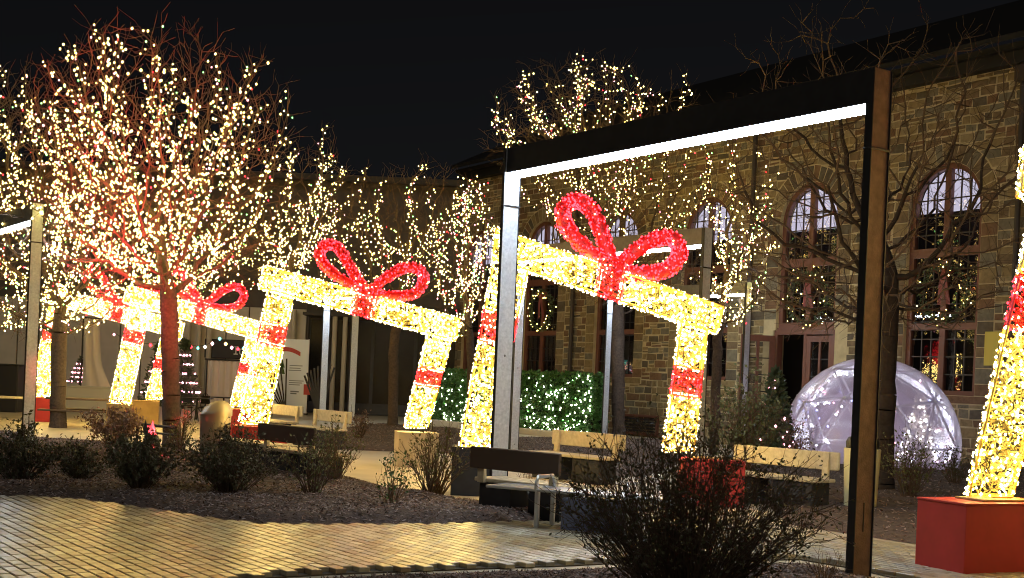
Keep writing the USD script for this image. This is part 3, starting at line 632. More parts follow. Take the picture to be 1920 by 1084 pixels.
        part(core, 'red_bulbs', bulbs(P[~mm], bsize * 1.05, g), M['red'], kind='stuff'); part(core, 'bulbs', bulbs(P[mm], bsize * .8, g), M['warm'], kind='stuff')
        sp = c0 + r * rt * .80; dd = np.cross(d, r) * .7 + d * g.normal(0, .5, (nb_, 1)); part(core, 'tinsel_garland', tubes(sp - dd * .05, sp + dd * .05, .01, .01, 3), M['redtinsel'], kind='stuff')
    q = [pl(c) for c in pts['kband']]; prism_lights(o, 'bow_knot', q, red=True, d0=-.03, d1=depth + .03)
    for bl, m, spec in box_specs:
        bc, sx, sy, top, yw = spec
        ee = np.array([math.cos(yw), math.sin(yw), 0]); c = np.array([*bc[:2], 0.0]); ss = np.array([-ee[1], ee[0], 0])
        bx = thing('pedestal_box', bl, 'pedestal', c, 'pedestal boxes under the gift arches')
        th = .02
        for sd, s_ in ((1, 'side_panel'), (-1, 'side_panel')): part(bx, s_, bbox(c + ee * sd * (sx / 2 - th / 2) + UP * (top / 2 - th / 2), ee, (th, sy, top - th - .004), .003), M[m])
        for sd in (1, -1): part(bx, 'front_panel', bbox(c + ss * sd * (sy / 2 - th / 2 + .003) + UP * (top / 2 - th / 2), ee, (sx - .003, th, top - th - .004), .003), M[m])
        part(bx, 'lid_panel', bbox(c + UP * (top - th / 2), ee, (sx + .012, sy + .018, th), .003), M[m])
        if m == 'redbox' : part(bx, 'base_plank', bbox(c + UP * (top + .012) + ee * .03, ee, (min(sx, .75) * .9, sy * .6, .02), .004), M['tanbox'])
    return o
PTC = dict(lid=[(497, 499), (863, 598), (855, 638), (486, 538)], legL=[(505, 541), (550, 554), (500, 797), (450, 790)], legR=[(806, 626), (848, 636), (803, 801), (762, 801)],
           cutL=(.24, .40), cutR=(.36, .55), cutLid=(.463, .567), foot=(475, 795), knot=(690, 548), rt=.105,
           loops=[[(688, 546), (655, 530), (618, 505), (600, 476), (613, 458), (636, 464), (656, 495), (672, 522), (690, 546)], [(690, 549), (722, 524), (752, 504), (780, 501), (797, 517), (788, 542), (762, 554), (725, 553), (692, 550)]],
           kband=[(670, 530), (708, 540), (700, 556), (664, 546)])
PTD = dict(lid=[(930, 429), (1357, 575), (1346, 624), (924, 484)], legL=[(926, 487), (989, 507), (917, 838), (862, 838)], legR=[(1280, 604), (1327, 620), (1302, 846), (1247, 846)],
           cutL=(.26, .43), cutR=(.33, .56), cutLid=(.463, .567), foot=(890, 838), knot=(1150, 500), rt=.125,
           loops=[[(1148, 500), (1105, 468), (1068, 430), (1056, 398), (1070, 376), (1096, 378), (1118, 405), (1134, 448), (1150, 498)], [(1152, 502), (1192, 470), (1230, 446), (1264, 446), (1277, 472), (1262, 498), (1230, 510), (1190, 511), (1154, 504)]],
           kband=[(1126, 476), (1170, 492), (1166, 516), (1122, 500)])
def aff(pt, sx, ox, oxx, sy, oy, oyy, rt=None, **kw):
    f_ = lambda p: (oxx + sx * (p[0] - ox), oyy + sy * (p[1] - oy))
    d = {k: (f_(v) if k in ('foot', 'knot') else [f_(p) for p in v] if k in ('lid', 'legL', 'legR', 'kband') else [[f_(p) for p in l] for l in v] if k == 'loops' else v) for k, v in pt.items()}
    d['rt'] = rt or pt['rt']; d.update(kw); return d
ZB = .69
D_ = dict(PTD, zfoot=ZB); C_ = dict(PTC, zfoot=ZB)
B_ = aff(PTC, .726, 497, 240, .745, 500, 537, zfoot=ZB)
A_ = aff(PTC, .70, 497, 88, .70, 500, 537, zfoot=ZB)
PTE = dict(PTD, legL=[(944, 487), (1003, 509), (914, 838), (864, 838)])
E_ = aff(PTE, 1.62, 862, 1815, 1.62, 838, 932, zfoot=ZB + .03)
def foot(px, py, zf=ZB): return at(px, py, (zf - EYE) / ray(px, py)[1])
fD = foot(890, 838); fDr = foot(1275, 838)
gift('tilted warm white gift arch with red bow seen through the nearest steel portal', '', [
    ('dark pedestal box under the left leg of the gift arch inside the nearest portal', 'bdark', (fD + [0, .22, 0], .62, .62, ZB - .005, 0)),
    ('red pedestal box behind the big foreground bush under a gift arch leg', 'redbox', (np.array([fDr[0] + .10, fD[1] + .22, 0]), .86, .62, ZB - .035, 0))], D_, 0.0, seed=11)
yc = math.radians(13); fC = foot(475, 795)
def along(fo, yaw, px):
    e = np.array([math.cos(yaw), math.sin(yaw)]); a = ray(px, 790)[0]; u = (a * fo[1] - fo[0]) / (e[0] - a * e[1]); return np.array([fo[0] + e[0] * u, fo[1] + e[1] * u, 0])
nbk = lambda yaw: np.array([-math.sin(yaw), math.cos(yaw), 0])
gift('tilted warm white gift arch with red bow between trash can and slim pale tree', '', [
    ('red pedestal box behind the dark bench beside the round trash can', 'redbox', (fC + nbk(yc) * .22 + [.12, 0, 0], .95, .75, ZB - .035, yc)),
    ('pale plywood pedestal box under the right leg of the middle gift arch', 'palebox', (along(fC, yc, 786) + nbk(yc) * .22, .74, .6, ZB - .05, yc))], C_, yc, seed=12)
yb = math.radians(13); fB = foot(*B_['foot'])
gift('warm white gift arch with red bow crossing behind the red lit tree trunk', '', [
    ('small tan pedestal box left of the mulch bed under a far gift arch', 'tanbox', (fB + nbk(yb) * .22, .6, .6, ZB - .005, yb)),
    ('red pedestal box half hidden behind the brightest leg beside the trash can', 'redbox', (along(fB, yb, 452) + nbk(yb) * .22, .7, .6, ZB - .035, yb))], B_, yb, seed=13)
ya = math.radians(13); fA = foot(*A_['foot'])
gift('farthest warm white gift arch with red bow, at left behind the grey post', '', [
    ('small red pedestal box at the left edge behind the grey portal post', 'redbox', (fA + nbk(ya) * .22, .7, .6, ZB - .035, ya)),
    ('tan plywood pedestal box just left of the big red lit tree trunk', 'tanbox', (along(fA, ya, 268) + nbk(ya) * .22, .82, .6, ZB - .005, ya))], A_, ya, seed=14)
c_l, c_f = ground(1715, 1067), ground(1806, 1086)
e2 = (c_l - c_f) / np.linalg.norm(c_l - c_f); e1 = np.array([e2[1], -e2[0], 0])
sy = np.linalg.norm(c_l - c_f); ye = math.atan2(e1[1], e1[0])
EBOX = (c_f + e1 * .65 + e2 * sy / 2, 1.3, sy, ZB, ye)
gift('nearest gift arch of warm lights cut off by the right photo edge', '', [
    ('big red pedestal box in the lower right corner', 'redbox', EBOX)], E_, -.25, seed=15, bsize=.0125)

# ================================================================== bare trees: space colonisation
def grow(base, fork, attr, step=.22, di=2.4, dk=.36, iters=90, g=None, wob=.22):
    pts = [np.array(base, float)]; par = [-1]
    n = max(2, int(np.linalg.norm(fork - base) / step))
    for k in range(1, n + 1):
        pts.append(base + (fork - base) * k / n + np.array([g.normal(0, .012), g.normal(0, .012), 0])); par.append(len(pts) - 2)
    alive = attr.copy(); start = len(pts) - 3
    for it in range(iters):
        if len(alive) < 4: break
        P = np.array(pts); T = cKDTree(P[start:]); d, i = T.query(alive); i = i + start
        m = d < (di if it > 12 else 99)
        if not m.any(): break
        dirs = alive[m] - P[i[m]]; dirs /= np.linalg.norm(dirs, axis=1, keepdims=True) + 1e-9
        ui, inv = np.unique(i[m], return_inverse=True); acc = np.zeros((len(ui), 3)); np.add.at(acc, inv, dirs)
        acc /= np.linalg.norm(acc, axis=1, keepdims=True) + 1e-9
        acc += g.normal(0, wob, acc.shape); acc[:, 2] += .10; acc /= np.linalg.norm(acc, axis=1, keepdims=True)
        new = P[ui] + acc * step
        far = cKDTree(P).query(new)[0] > step * .35
        if not far.any(): break
        for a, b in zip(ui[far], new[far]): pts.append(b); par.append(int(a))
        alive = alive[cKDTree(np.array(pts)).query(alive)[0] > dk]
    return np.array(pts), np.array(par)
def ellipse_px(c, rx, ry, Y, n, g, floor=None, ydepth=None):
    """points filling a crown given by its outline in the picture, at depth Y, as deep as it is wide"""
    s = Y / F; o = at(*c, Y); out = []
    q = g.normal(size=(n, 3)); q /= np.linalg.norm(q, axis=1, keepdims=True); q *= (g.random((n, 1)) ** (1 / 2.2))
    p = o + q * np.array([rx * s, (ydepth or rx * s), ry * s])
    bump = meshkit.noise(p * .9, 3); p = p[bump > .22]
    if floor is not None: p = p[p[:, 2] > floor]
    return p
TREES = []
def tree(label, base_px, fork_px, crowns, r0, seed, natt=900, lights=0, light_label=None, colours=(.86, .06, .05, .03), step=.22, twigs=2, floor=2.2, strandlen=(10, 30), brad=.022, m='bark', light_filter=None, zbias=0, tip=.0065):
    g = np.random.default_rng(seed)
    base = ground(*base_px); Y = base[1]; fork = at(*fork_px, Y)
    attr = np.vstack([ellipse_px(c, rx, ry, Y, int(natt * w), g, floor) for c, rx, ry, w in crowns])
    P, par = grow(base - [0, 0, .1], fork, attr, step, g=g)
    n = len(P); rad = np.zeros(n); ex = 2.05
    acc = np.zeros(n); child = np.zeros(n, int)
    for i in range(n - 1, 0, -1):
        if child[i] == 0: acc[i] = tip ** ex
        acc[par[i]] += acc[i]; child[par[i]] += 1
    if child[0] == 0: acc[0] = tip ** ex
    rad = acc ** (1 / ex); rad *= 1 + (r0 / max(rad[0], 1e-6) - 1) * np.clip((rad - tip) / (rad[0] - tip), 0, 1) ** .7
    flare = np.exp(-np.maximum(P[:, 2] - base[2], 0) / .18) * .25; rad = rad * (1 + flare * (np.arange(n) < 8))
    o = thing('bare_tree', label, 'tree', base)
    kfork = int(np.linalg.norm(fork - base) / step)
    I = np.arange(1, n); big = rad[I] > r0 * .36
    def seg(sel, k): return tubes(P[par[I[sel]]], P[I[sel]] + (P[I[sel]] - P[par[I[sel]]]) * .04, np.minimum(rad[par[I[sel]]], rad[I[sel]] * 1.25), rad[I[sel]], k)
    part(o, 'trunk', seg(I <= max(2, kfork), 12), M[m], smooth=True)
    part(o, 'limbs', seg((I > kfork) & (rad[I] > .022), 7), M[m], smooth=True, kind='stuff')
    thin = (I > kfork) & (rad[I] <= .022)
    # fine twigs on the outer shoots
    outer = I[(rad[I] < .02)]
    tp, tq = [], []
    for _ in range(twigs):
        d = P[outer] - P[par[outer]]; d /= np.linalg.norm(d, axis=1, keepdims=True) + 1e-9
        d = d + g.normal(0, .55, d.shape) + [0, 0, .25]; d /= np.linalg.norm(d, axis=1, keepdims=True)
        L = g.uniform(.15, .5, (len(outer), 1)); a = P[outer]; b = a + d * L * .55 + g.normal(0, .02, a.shape); c = b + (d + g.normal(0, .35, d.shape)) * L * .5
        tp += [a, b]; tq += [b, c]
    tw = tubes(np.vstack(tp), np.vstack(tq), .0045, .003, 3)
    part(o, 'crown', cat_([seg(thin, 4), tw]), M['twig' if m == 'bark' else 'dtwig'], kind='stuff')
    TREES.append((P, par, rad, child))
    if lights:
        cand = np.where((child == 0) & (P[:, 2] > floor))[0] if light_filter is None else np.where((child == 0) & light_filter(P))[0]
        bp, wp_, wq_ = [], [], []
        pz = np.maximum(P[cand, 2] - 2, .05) ** zbias; pz = pz / pz.sum()
        used = np.zeros(n, int); cells = {}
        guard = 0
        while len(bp) < lights and guard < 6000:
            guard += 1
            i = int(g.choice(cand, p=pz)); k = g.integers(*strandlen); path = []
            while i > kfork and k > 0 and rad[i] < .06:
                if used[i] > 2: break
                used[i] += 1; path.append(P[i]); i = par[i]; k -= 1
            if len(path) < 3: continue
            path = np.array(path); sl = np.linalg.norm(np.diff(path, axis=0), axis=1); cum = np.r_[0, np.cumsum(sl)]
            prev = None
            for t in np.arange(0, cum[-1], .105):
                j = min(np.searchsorted(cum, t, 'right') - 1, len(path) - 2); f_ = (t - cum[j]) / sl[j]
                p = path[j] * (1 - f_) + path[j + 1] * f_ + g.normal(0, .08, 3)
                ck_ = tuple(np.floor(p / .42).astype(int)); cells[ck_] = cells.get(ck_, 0) + 1
                if cells[ck_] > 5: prev = None; continue
                bp.append(p)
                if prev is not None: wp_.append(prev); wq_.append(p)
                prev = p
            if g.random() < .6 and len(bp) > 80:      # a swag slung to a neighbouring branch
                a = bp[-1]; j = g.integers(0, len(bp)); b = bp[j]; dist = np.linalg.norm(a - b)
                if .5 < dist < 2.2:
                    for t in np.linspace(0, 1, int(dist / .11)): bp.append(a * (1 - t) + b * t - UP * .35 * dist * .5 * math.sin(math.pi * t) + g.normal(0, .012, 3))
        bp = np.array(bp); c = g.choice(4, len(bp), p=colours)
        lo = thing('string_lights', light_label, 'string lights', base + UP * 2)
        for k, (nm, mm) in enumerate((('bulbs', 'warm2'), ('pink_bulbs', 'pink'), ('green_bulbs', 'green'), ('red_bulbs', 'red'))):
            if (c == k).any(): part(lo, nm, bulbs(bp[c == k], brad * (1 if k == 0 else .85), g), M[mm], kind='stuff')
        part(lo, 'cable', tubes(np.array(wp_), np.array(wq_), .004, .004, 3), M['wire'], kind='stuff')
    return o
T1 = tree('big spreading tree with red lit branches and hundreds of lights left of the trash can', (322, 846), (318, 560), [((295, 300), 262, 268, 1.0), ((180, 410), 190, 130, .35), ((445, 250), 105, 170, .3), ((150, 215), 110, 120, .25)], .175, 21, 2500, 2500,
     'warm white string lights all over the big red lit tree', strandlen=(10, 34))
tree('light filled tree with a dark trunk behind the grey post at left edge', (108, 802), (112, 590), [((45, 430), 210, 255, 1.0), ((-60, 330), 120, 200, .4), ((120, 520), 150, 110, .3), ((20, 250), 110, 140, .4)], .19, 22, 2200, 2400,
     'dense warm white string lights on the tree at the left edge', strandlen=(8, 30))
tree('tree with a tall pointed top left of the white banner', (500, 797), (520, 600), [((585, 410), 90, 165, 1.0), ((612, 285), 26, 70, .14), ((525, 460), 80, 100, .4)], .13, 23, 1000, 850, 'warm string lights climbing the pointed tree above the white banner', step=.24)
tree('tree behind the crossing gift arches with lights low in its crown', (318, 778), (325, 620), [((390, 470), 150, 110, 1.0), ((300, 440), 120, 100, .5)], .13, 24, 900, 800, 'small warm string lights behind the fork of the big red lit tree', step=.26)
tree('slim bare tree with a pale trunk right of the far benches', (737, 803), (738, 640), [((765, 430), 140, 145, 1.0)], .16, 25, 1200, 620, 'looping string lights slung through the slim bare tree', strandlen=(8, 16), step=.24, colours=(.78, .1, .08, .04))
tree('slender tree behind the left end of the ivy hedge', (884, 822), (882, 650), [((868, 480), 72, 165, 1.0)], .11, 26, 750, 680, 'coloured and white string lights between the two middle gift arches', colours=(.68, .14, .13, .05), step=.25)
tree('tall tree in front of the stone wall inside the nearest steel portal', (1160, 826), (1158, 560), [((1095, 235), 180, 125, 1.0), ((1285, 175), 28, 50, .10), ((955, 272), 55, 45, .14), ((1160, 330), 210, 110, .5), ((1170, 480), 170, 110, .4)], .2, 27, 2000, 1600, 'string lights on the top of the tall tree rising above the nearest steel portal', strandlen=(8, 20), colours=(.8, .11, .06, .03), step=.24, zbias=3.5)
tree('tree behind the right leg of the gift arch in front of the stone wall', (1338, 850), (1345, 640), [((1375, 430), 95, 200, 1.0)], .13, 28, 850, 560, 'string lights hanging in front of the arched window with the open door', strandlen=(8, 18), step=.25, colours=(.82, .08, .07, .03))
tree('unlit dark tree with wide spreading branches behind the rusty steel post', (1655, 925), (1668, 520), [((1640, 330), 330, 330, 1.0), ((1640, 560), 270, 90, .4)], .17, 29, 1300, 0, step=.25, m='silhouette_bark', floor=2.6, tip=.009)

# ================================================================== shrubs
def shrub(label, base_px, w, h, n, seed, leaf=None, nleaf=0, lsize=.05, wood='twig', r=.006, cat='shrub', spread=1.0, sub=3, base=None, name='shrub'):
    g = np.random.default_rng(seed)
    b = ground(*base_px) if base is None else np.array(base, float); b[2] = bed_z(b[0], b[1]); s = b[1] / F; Wm, Hm = w * s, h * s
    P, Q, R0, R1, tips = [], [], [], [], []
    for _ in range(n):
        th, rr = g.uniform(0, 2 * math.pi), math.sqrt(g.random())
        p = b + [math.cos(th) * Wm * .12 * rr, math.sin(th) * Wm * .12 * rr, -.02]
        tgt = b + np.array([math.cos(th) * Wm * .5 * rr * spread, math.sin(th) * Wm * .5 * rr * spread, Hm * (1 - .45 * rr * rr) * g.uniform(.72, 1.04)])
        k = 5; pr = p; dev = g.normal(0, .035 * Hm, 3)
        for i in range(1, k + 1):
            t = i / k; q = p + (tgt - p) * np.array([t ** 1.15, t ** 1.15, t]) + dev * math.sin(math.pi * t) + g.normal(0, .012 * Hm, 3)
            P.append(pr); Q.append(q); R0.append(r * (1.25 - t)); R1.append(r * (1.1 - t) + .001)
            if i >= 2:
                for _s in range(g.integers(0, sub + 1)):
                    d = (tgt - p); d = d / np.linalg.norm(d) + g.normal(0, .55, 3); d /= np.linalg.norm(d); e = q + d * g.uniform(.06, .22) * Hm
                    P.append(q); Q.append(e); R0.append(r * .5); R1.append(r * .25); tips.append(e); tips.append((q + e) / 2)
                    if g.random() < .6:
                        e2_ = e + (d + g.normal(0, .6, 3)) * .07 * Hm; P.append(e); Q.append(e2_); R0.append(r * .3); R1.append(r * .2); tips.append(e2_)
            pr = q; tips.append(q)
    o = thing(name, label, cat, b)
    part(o, 'stems', tubes(np.array(P), np.array(Q), np.array(R0), np.array(R1), 4), M[wood], kind='stuff')
    if leaf:
        tips = np.array(tips); i = g.integers(0, len(tips), nleaf)
        part(o, 'leaves', leaves(tips[i] + g.normal(0, .02, (nleaf, 3)), lsize, g), M[leaf], kind='stuff')
    return o
shrub('big dark twiggy bush in the foreground in front of the metal bench', (1285, 1150), 480, 322, 330, 41, 'leafd', 6500, .034, 'dtwig', .0062, sub=3)
shrub('dark leafy shrub at the left edge at the foot of the grey portal post', (35, 915), 150, 100, 70, 42, 'leafd', 2600, .05, 'dtwig')
shrub('low dark shrub between the left edge shrub and the red lit tree', (150, 915), 110, 72, 60, 43, 'leafd', 1200, .05, 'dtwig')
shrub('dry pinkish brown hydrangea shrub behind the low dark shrubs', (212, 846), 115, 75, 60, 44, 'leafb', 1500, .08, 'stem')
shrub('dense dark rounded shrub in front of the red lit tree trunk', (262, 936), 125, 102, 90, 45, 'leafd', 3000, .05, 'dtwig')
shrub('small thin shrub just right of the red lit tree trunk', (338, 858), 50, 72, 30, 46, 'leafy', 260, .05, 'stem')
shrub('wide dark shrub in front of the trash can', (430, 938), 190, 112, 120, 47, 'leafd', 3600, .045, 'dtwig')
shrub('open stemmed shrub with yellow green leaves right of the wide dark shrub', (585, 945), 110, 112, 34, 48, 'leafy', 520, .045, 'dtwig', .008)
shrub('leafy shrub with tan stems at the edge of the yellow lit path', (628, 915), 90, 110, 40, 49, 'leafy', 650, .045, 'stem', .007)
shrub('small sparse green leaved shrub alone near the front of the mulch', (735, 962), 70, 100, 16, 50, 'leafg', 190, .05, 'stem', .006)
shrub('brown stemmed shrub left of the galvanised post', (812, 938), 140, 122, 60, 51, 'leafy', 420, .05, 'dtwig', .008)
shrub('bare twiggy shrub at the foot of the galvanised post', (980, 958), 75, 72, 34, 52, None, 0, .05, 'stem', .005)
shrub('upright brown shrub between the rusty post and the big red box', (1702, 940), 95, 118, 60, 53, 'leafy', 700, .05, 'dtwig')
shrub('low brown shrub behind the big red box', (1790, 915), 80, 70, 40, 54, 'leafd', 500, .05, 'dtwig')
shrub('small bare twigs at the bottom edge beside the rusty post', (1545, 1100), 110, 60, 22, 55, None, 0, .05, 'stem', .004)
shrub('tall olive leafed shrub in front of the open double door', (1395, 882), 150, 172, 70, 56, 'leafy', 1700, .09, 'stem', .009)
shrub('low bush right of the far pair of benches', (674, 826), 48, 46, 40, 57, 'leafb', 400, .06, 'dtwig')
shrub('thin shrub under the clear dome behind the pale bench', (1500, 872), 90, 70, 40, 58, 'leafb', 500, .06, 'stem')

# ================================================================== lit ivy hedge
rgt = ground(1122, 826); hw_ = 10.8; lft = rgt - DR * hw_
hc = (rgt + lft) / 2
hd = thing('ivy_hedge', 'clipped green ivy hedge wall sparkling with net lights before the stone building', 'hedge', hc)
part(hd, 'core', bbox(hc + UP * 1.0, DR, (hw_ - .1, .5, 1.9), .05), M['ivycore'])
k = 15000; g = np.random.default_rng(61)
u = g.uniform(-hw_ / 2, hw_ / 2, k); z = g.uniform(.05, 1.98, k); dpt = .26 + .07 * g.random(k)
P = hc + DR * u[:, None] + UP * z[:, None] + DN * dpt[:, None]
top = g.random(k) < .13; P[top] = (hc + DR * u[:, None] + UP * (1.95 + .06 * g.random(k))[:, None] + DN * g.uniform(-.27, .3, k)[:, None])[top]
end = g.random(k) < .06; P[end] = (hc + DR * (hw_ / 2) + UP * z[:, None] + DN * g.uniform(-.27, .3, k)[:, None])[end]
part(hd, 'leaves', leaves(P, .13, g, up=-.2), M['ivy'], kind='stuff')
hl = thing('net_lights', 'white net lights spread over the clipped ivy hedge', 'net lights', hc + DN * .3)
k = 340
P = hc + DR * (hw_ / 2 - hw_ * g.random(k) ** 1.35)[:, None] + UP * (.1 + 1.85 * g.random(k) ** 1.3)[:, None] + DN * (.34 + .03 * g.random(k))[:, None]
part(hl, 'bulbs', bulbs(P[:300], .023, g), M['warmwhite'], kind='stuff'); part(hl, 'green_bulbs', bulbs(P[300:], .02, g), M['green'], kind='stuff')
kb = thing('hedge_kerb', 'low pale stone kerb along the foot of the ivy hedge', 'kerb', hc)
for i in range(9): part(kb, 'kerb_stone', bbox(hc + DR * (-hw_ / 2 + (i + .5) * hw_ / 9) + DN * .55 + UP * .09, DR, (hw_ / 9 - .02, .25, .2), .02), M['stucco'])

# ================================================================== benches
def bench(label, c, yaw, ln=1.75, back=True, dark_back=False, block=True, group='slatted benches in the plaza', blockm='bdark'):
    """c: ground point under the seat centre; yaw: direction of the seat's long axis; the backrest stands on the +normal side"""
    e = np.array([math.cos(yaw), math.sin(yaw), 0]); n = np.array([-e[1], e[0], 0]); c = np.array([*c[:2], 0.0])
    o = thing('bench', label, 'bench', c, group)
    if block:
        part(o, 'base_block', bbox(c + e * (ln * .28) + UP * .20 - n * .02, e, (ln * .36, .44, .40), .015), M[blockm])
        part(o, 'base_block', bbox(c - e * (ln * .28) + UP * .20 - n * .02, e, (ln * .36, .44, .40), .015), M[blockm])
    for k in range(3): part(o, 'seat_slat', bbox(c + n * (-.19 + .17 * k) + UP * .43, e, (ln, .155, .05), .01), M['bench'])
    if back:
        part(o, 'backrest', bbox(c + n * .30 + UP * .70, e, (ln, .05, .26), .012), M['wood' if dark_back else 'bench'])  # darker wood puts the shade of the unlit back into the colour
        for sd in (-1, 1):
            a = c + e * sd * ln * .40 + n * .24 + UP * .40; b = a + n * .03 + UP * .42
            part(o, 'back_support', hexa(np.array([a - e * .05 - n * .03, a + e * .05 - n * .03, a + e * .05 + n * .03, a - e * .05 + n * .03]), np.array([b - e * .05 - n * .03, b + e * .05 - n * .03, b + e * .05 - n * .004, b - e * .05 - n * .004])), M['bench'])
    return o
def between(pl, pr, z):
    """centre, yaw and length of a plank whose top edge runs between two pixels at height z"""
    A, B = ground(*pl, z), ground(*pr, z); v = B - A
    return (A + B) / 2, math.atan2(v[1], v[0]), np.linalg.norm(v)
def put_bench(label, pl, pr, facing=1, maxlen=2.2, **kw):
    c, yaw, ln = between(pl, pr, .83)
    if facing < 0: yaw += math.pi
    n = np.array([-math.sin(yaw), math.cos(yaw), 0])
    return bench(label, c - n * .30, yaw, min(ln, maxlen), **kw)
put_bench('pale wooden bench between the tall olive shrub and the rusty post', (1378, 833), (1575, 849), 1)
put_bench('pale wooden bench below the ivy hedge and the slim grey post', (1037, 805), (1173, 816), 1)
put_bench('left one of the two far pale benches in front of the white banner', (505, 756.5), (568, 762.5), 1)
put_bench('right one of the two far pale benches in front of the dark shop windows', (589, 766.5), (659, 773), 1)
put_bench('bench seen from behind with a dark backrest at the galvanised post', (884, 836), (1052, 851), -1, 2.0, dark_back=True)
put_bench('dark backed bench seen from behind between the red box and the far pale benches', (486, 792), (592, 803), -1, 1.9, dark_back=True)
c, yaw, ln = between((412, 819), (560, 838), .455)
bench('backless bench with a pale seat beside the trash can', c, yaw, 2.0, back=False, group=None)
# metal bench with tubular arms near the galvanised post
A, B = ground(948, 905, .47), ground(1150, 922, .47); v = B - A; v /= np.linalg.norm(v); n = np.array([-v[1], v[0], 0])
mb = thing('metal_bench', 'silver metal bench with a tubular arm rail and blue grey base by the walkway', 'bench', ground(1007, 985))
LB = 2.3; C = A + v * LB / 2 - n * .22; C[2] = 0
for k in range(4): part(mb, 'seat_slat', bbox(C + n * (-.20 + .135 * k) + UP * .455, v, (LB, .115, .03), .008), M['steel'])
for t in (-LB / 2 + .62, LB / 2 - .62):
    P = C + v * t
    part(mb, 'leg', bbox(P - n * .2 + UP * .22, v, (.05, .05, .44), .008), M['steel']); part(mb, 'leg', bbox(P + n * .2 + UP * .22, v, (.05, .05, .44), .008), M['steel'])
    part(mb, 'foot_bar', bbox(P + UP * .015, v, (.06, .5, .03), .006), M['steel'])
    al = np.array([P - n * .24 + UP * .44, P - n * .24 + UP * .54, P - n * .20 + UP * .60, P + n * .16 + UP * .60, P + n * .22 + UP * .54, P + n * .22 + UP * .44])
    part(mb, 'arm_rail', pipe(al, .022, 8), M['steel'], smooth=True)
part(mb, 'base_block', bbox(C + v * .12 + UP * .2 + n * .02, v, (.75, .38, .38), .012), M['bblue'])
# low rail by the tree
A, B = ground(258, 795, .5), ground(330, 802, .5)
rl = thing('low_rail', 'low thin steel rail left of the red lit tree trunk', 'rail', ground(258, 838))
for t in (0, 1):
    P = A * (1 - t) + B * t; part(rl, 'post', tubes((P[0], P[1], 0), P, .03, .03, 8), M['dsteel'])
part(rl, 'top_bar', tubes(A, B, .03, .03, 8), M['dsteel']); part(rl, 'lower_bar', tubes(A - UP * .14, B - UP * .14, .022, .022, 8), M['dsteel'])

# ================================================================== litter bins
def lathe(c, prof, n=28):
    t = np.arange(n) / n * 2 * math.pi; v = np.array([[c[0] + r * math.cos(a), c[1] + r * math.sin(a), z] for r, z in prof for a in t]); f = []
    for i in range(len(prof) - 1):
        for k in range(n):
            q = (k + 1) % n; f += [[i * n + k, i * n + q, (i + 1) * n + q], [i * n + k, (i + 1) * n + q, (i + 1) * n + k]]
    return v, np.array(f)
b = ground(401, 862)
tc = thing('trash_can', 'round brown metal trash can with a slanted lid beside the wide dark shrub', 'trash can', b)
part(tc, 'body', lathe(b, [(.0, .02), (.25, .02), (.255, .05), (.275, .80), (.285, .82), (.27, .83), (0, .83)]), M['binm'], smooth=35)
v, f = lathe(b, [(.29, .80), (.295, .83), (.285, .88), (.20, 1.0), (.10, 1.05), (0, 1.06)]); v = np.array(v); v[:, 2] += (v[:, 0] - b[0]) * .28 * np.clip((v[:, 2] - .8) / .1, 0, 1)
part(tc, 'lid', (v, f), M['binm'], smooth=35)
b = ground(1612, 962)
bn = thing('litter_bin', 'cream litter bin with a black top behind the rusty steel post', 'litter bin', b)
part(bn, 'body', lathe(b, [(0, .02), (.21, .02), (.22, .06), (.255, .90), (.24, .91), (0, .9)]), M['binp'], smooth=35)
part(bn, 'base_plate', lathe(b, [(.30, .0), (.30, .018), (0, .02)]), M['binp'])
part(bn, 'top', lathe(b, [(.225, .905), (.23, 1.0), (.20, 1.06), (.1, 1.09), (0, 1.1)]), M['black'], smooth=35)

# ================================================================== clear geodesic dome
b = ground(1630, 873); RD = 2.08
ico = trimesh.creation.icosphere(subdivisions=1, radius=1.0)
R_ = trimesh.transformations.rotation_matrix(math.radians(31.7), [1, 0, 0])[:3, :3]; V = ico.vertices @ R_.T
V = V / np.linalg.norm(V, axis=1, keepdims=True)
zcut = -.28
dm = thing('geodesic_dome', 'clear plastic geodesic dome tent with white tubes and twinkling lights', 'dome tent', b)
cen = b + UP * (2.60 - RD)
edges = ico.edges_unique; segs = []; nodes = set()
from itertools import combinations
for i, j in edges:
    a, c = V[i], V[j]
    if a[2] < zcut and c[2] < zcut: continue
    lo = max(zcut, -1)
    p, q = (a, c) if a[2] > c[2] else (c, a)
    if q[2] < zcut: t = (p[2] - zcut) / (p[2] - q[2]); q = p + (q - p) * t
    segs.append((cen + p * (RD + .012), cen + q * (RD + .012))); nodes.add(int(i)); nodes.add(int(j))
part(dm, 'strut_frame', tubes(np.array([s[0] for s in segs]), np.array([s[1] for s in segs]), .03, .03, 6), M['tube'])
sk = trimesh.creation.icosphere(subdivisions=3, radius=1.0); sv = sk.vertices @ R_.T
keep = sv[sk.faces][:, :, 2].min(1) > zcut - .12
pv = cen + sv * (RD + .03); pv[:, 2] = np.maximum(pv[:, 2], .03)
part(dm, 'clear_cover', (pv, sk.faces[keep]), M['vinyl'], smooth=True)
t = np.linspace(0, 2 * math.pi, 40); rb = RD * math.sqrt(1 - zcut ** 2)
part(dm, 'base_ring', pipe(np.array([[b[0] + rb * math.cos(a), b[1] + rb * math.sin(a), .05] for a in t[:-1]]), .03, 6, closed=True), M['tube'])
g = np.random.default_rng(71); P = []
for a, c in segs:
    if g.random() < .33:
        k = g.integers(3, 8)
        for t_ in g.random(k): P.append(cen + (a * (1 - t_) + c * t_ - cen) * .945)
P = np.array([p for p in P if p[2] > .2]); q = g.random(len(P))
dl = thing('dome_lights', 'white and blue fairy lights strung inside the clear dome', 'fairy lights', b + UP)
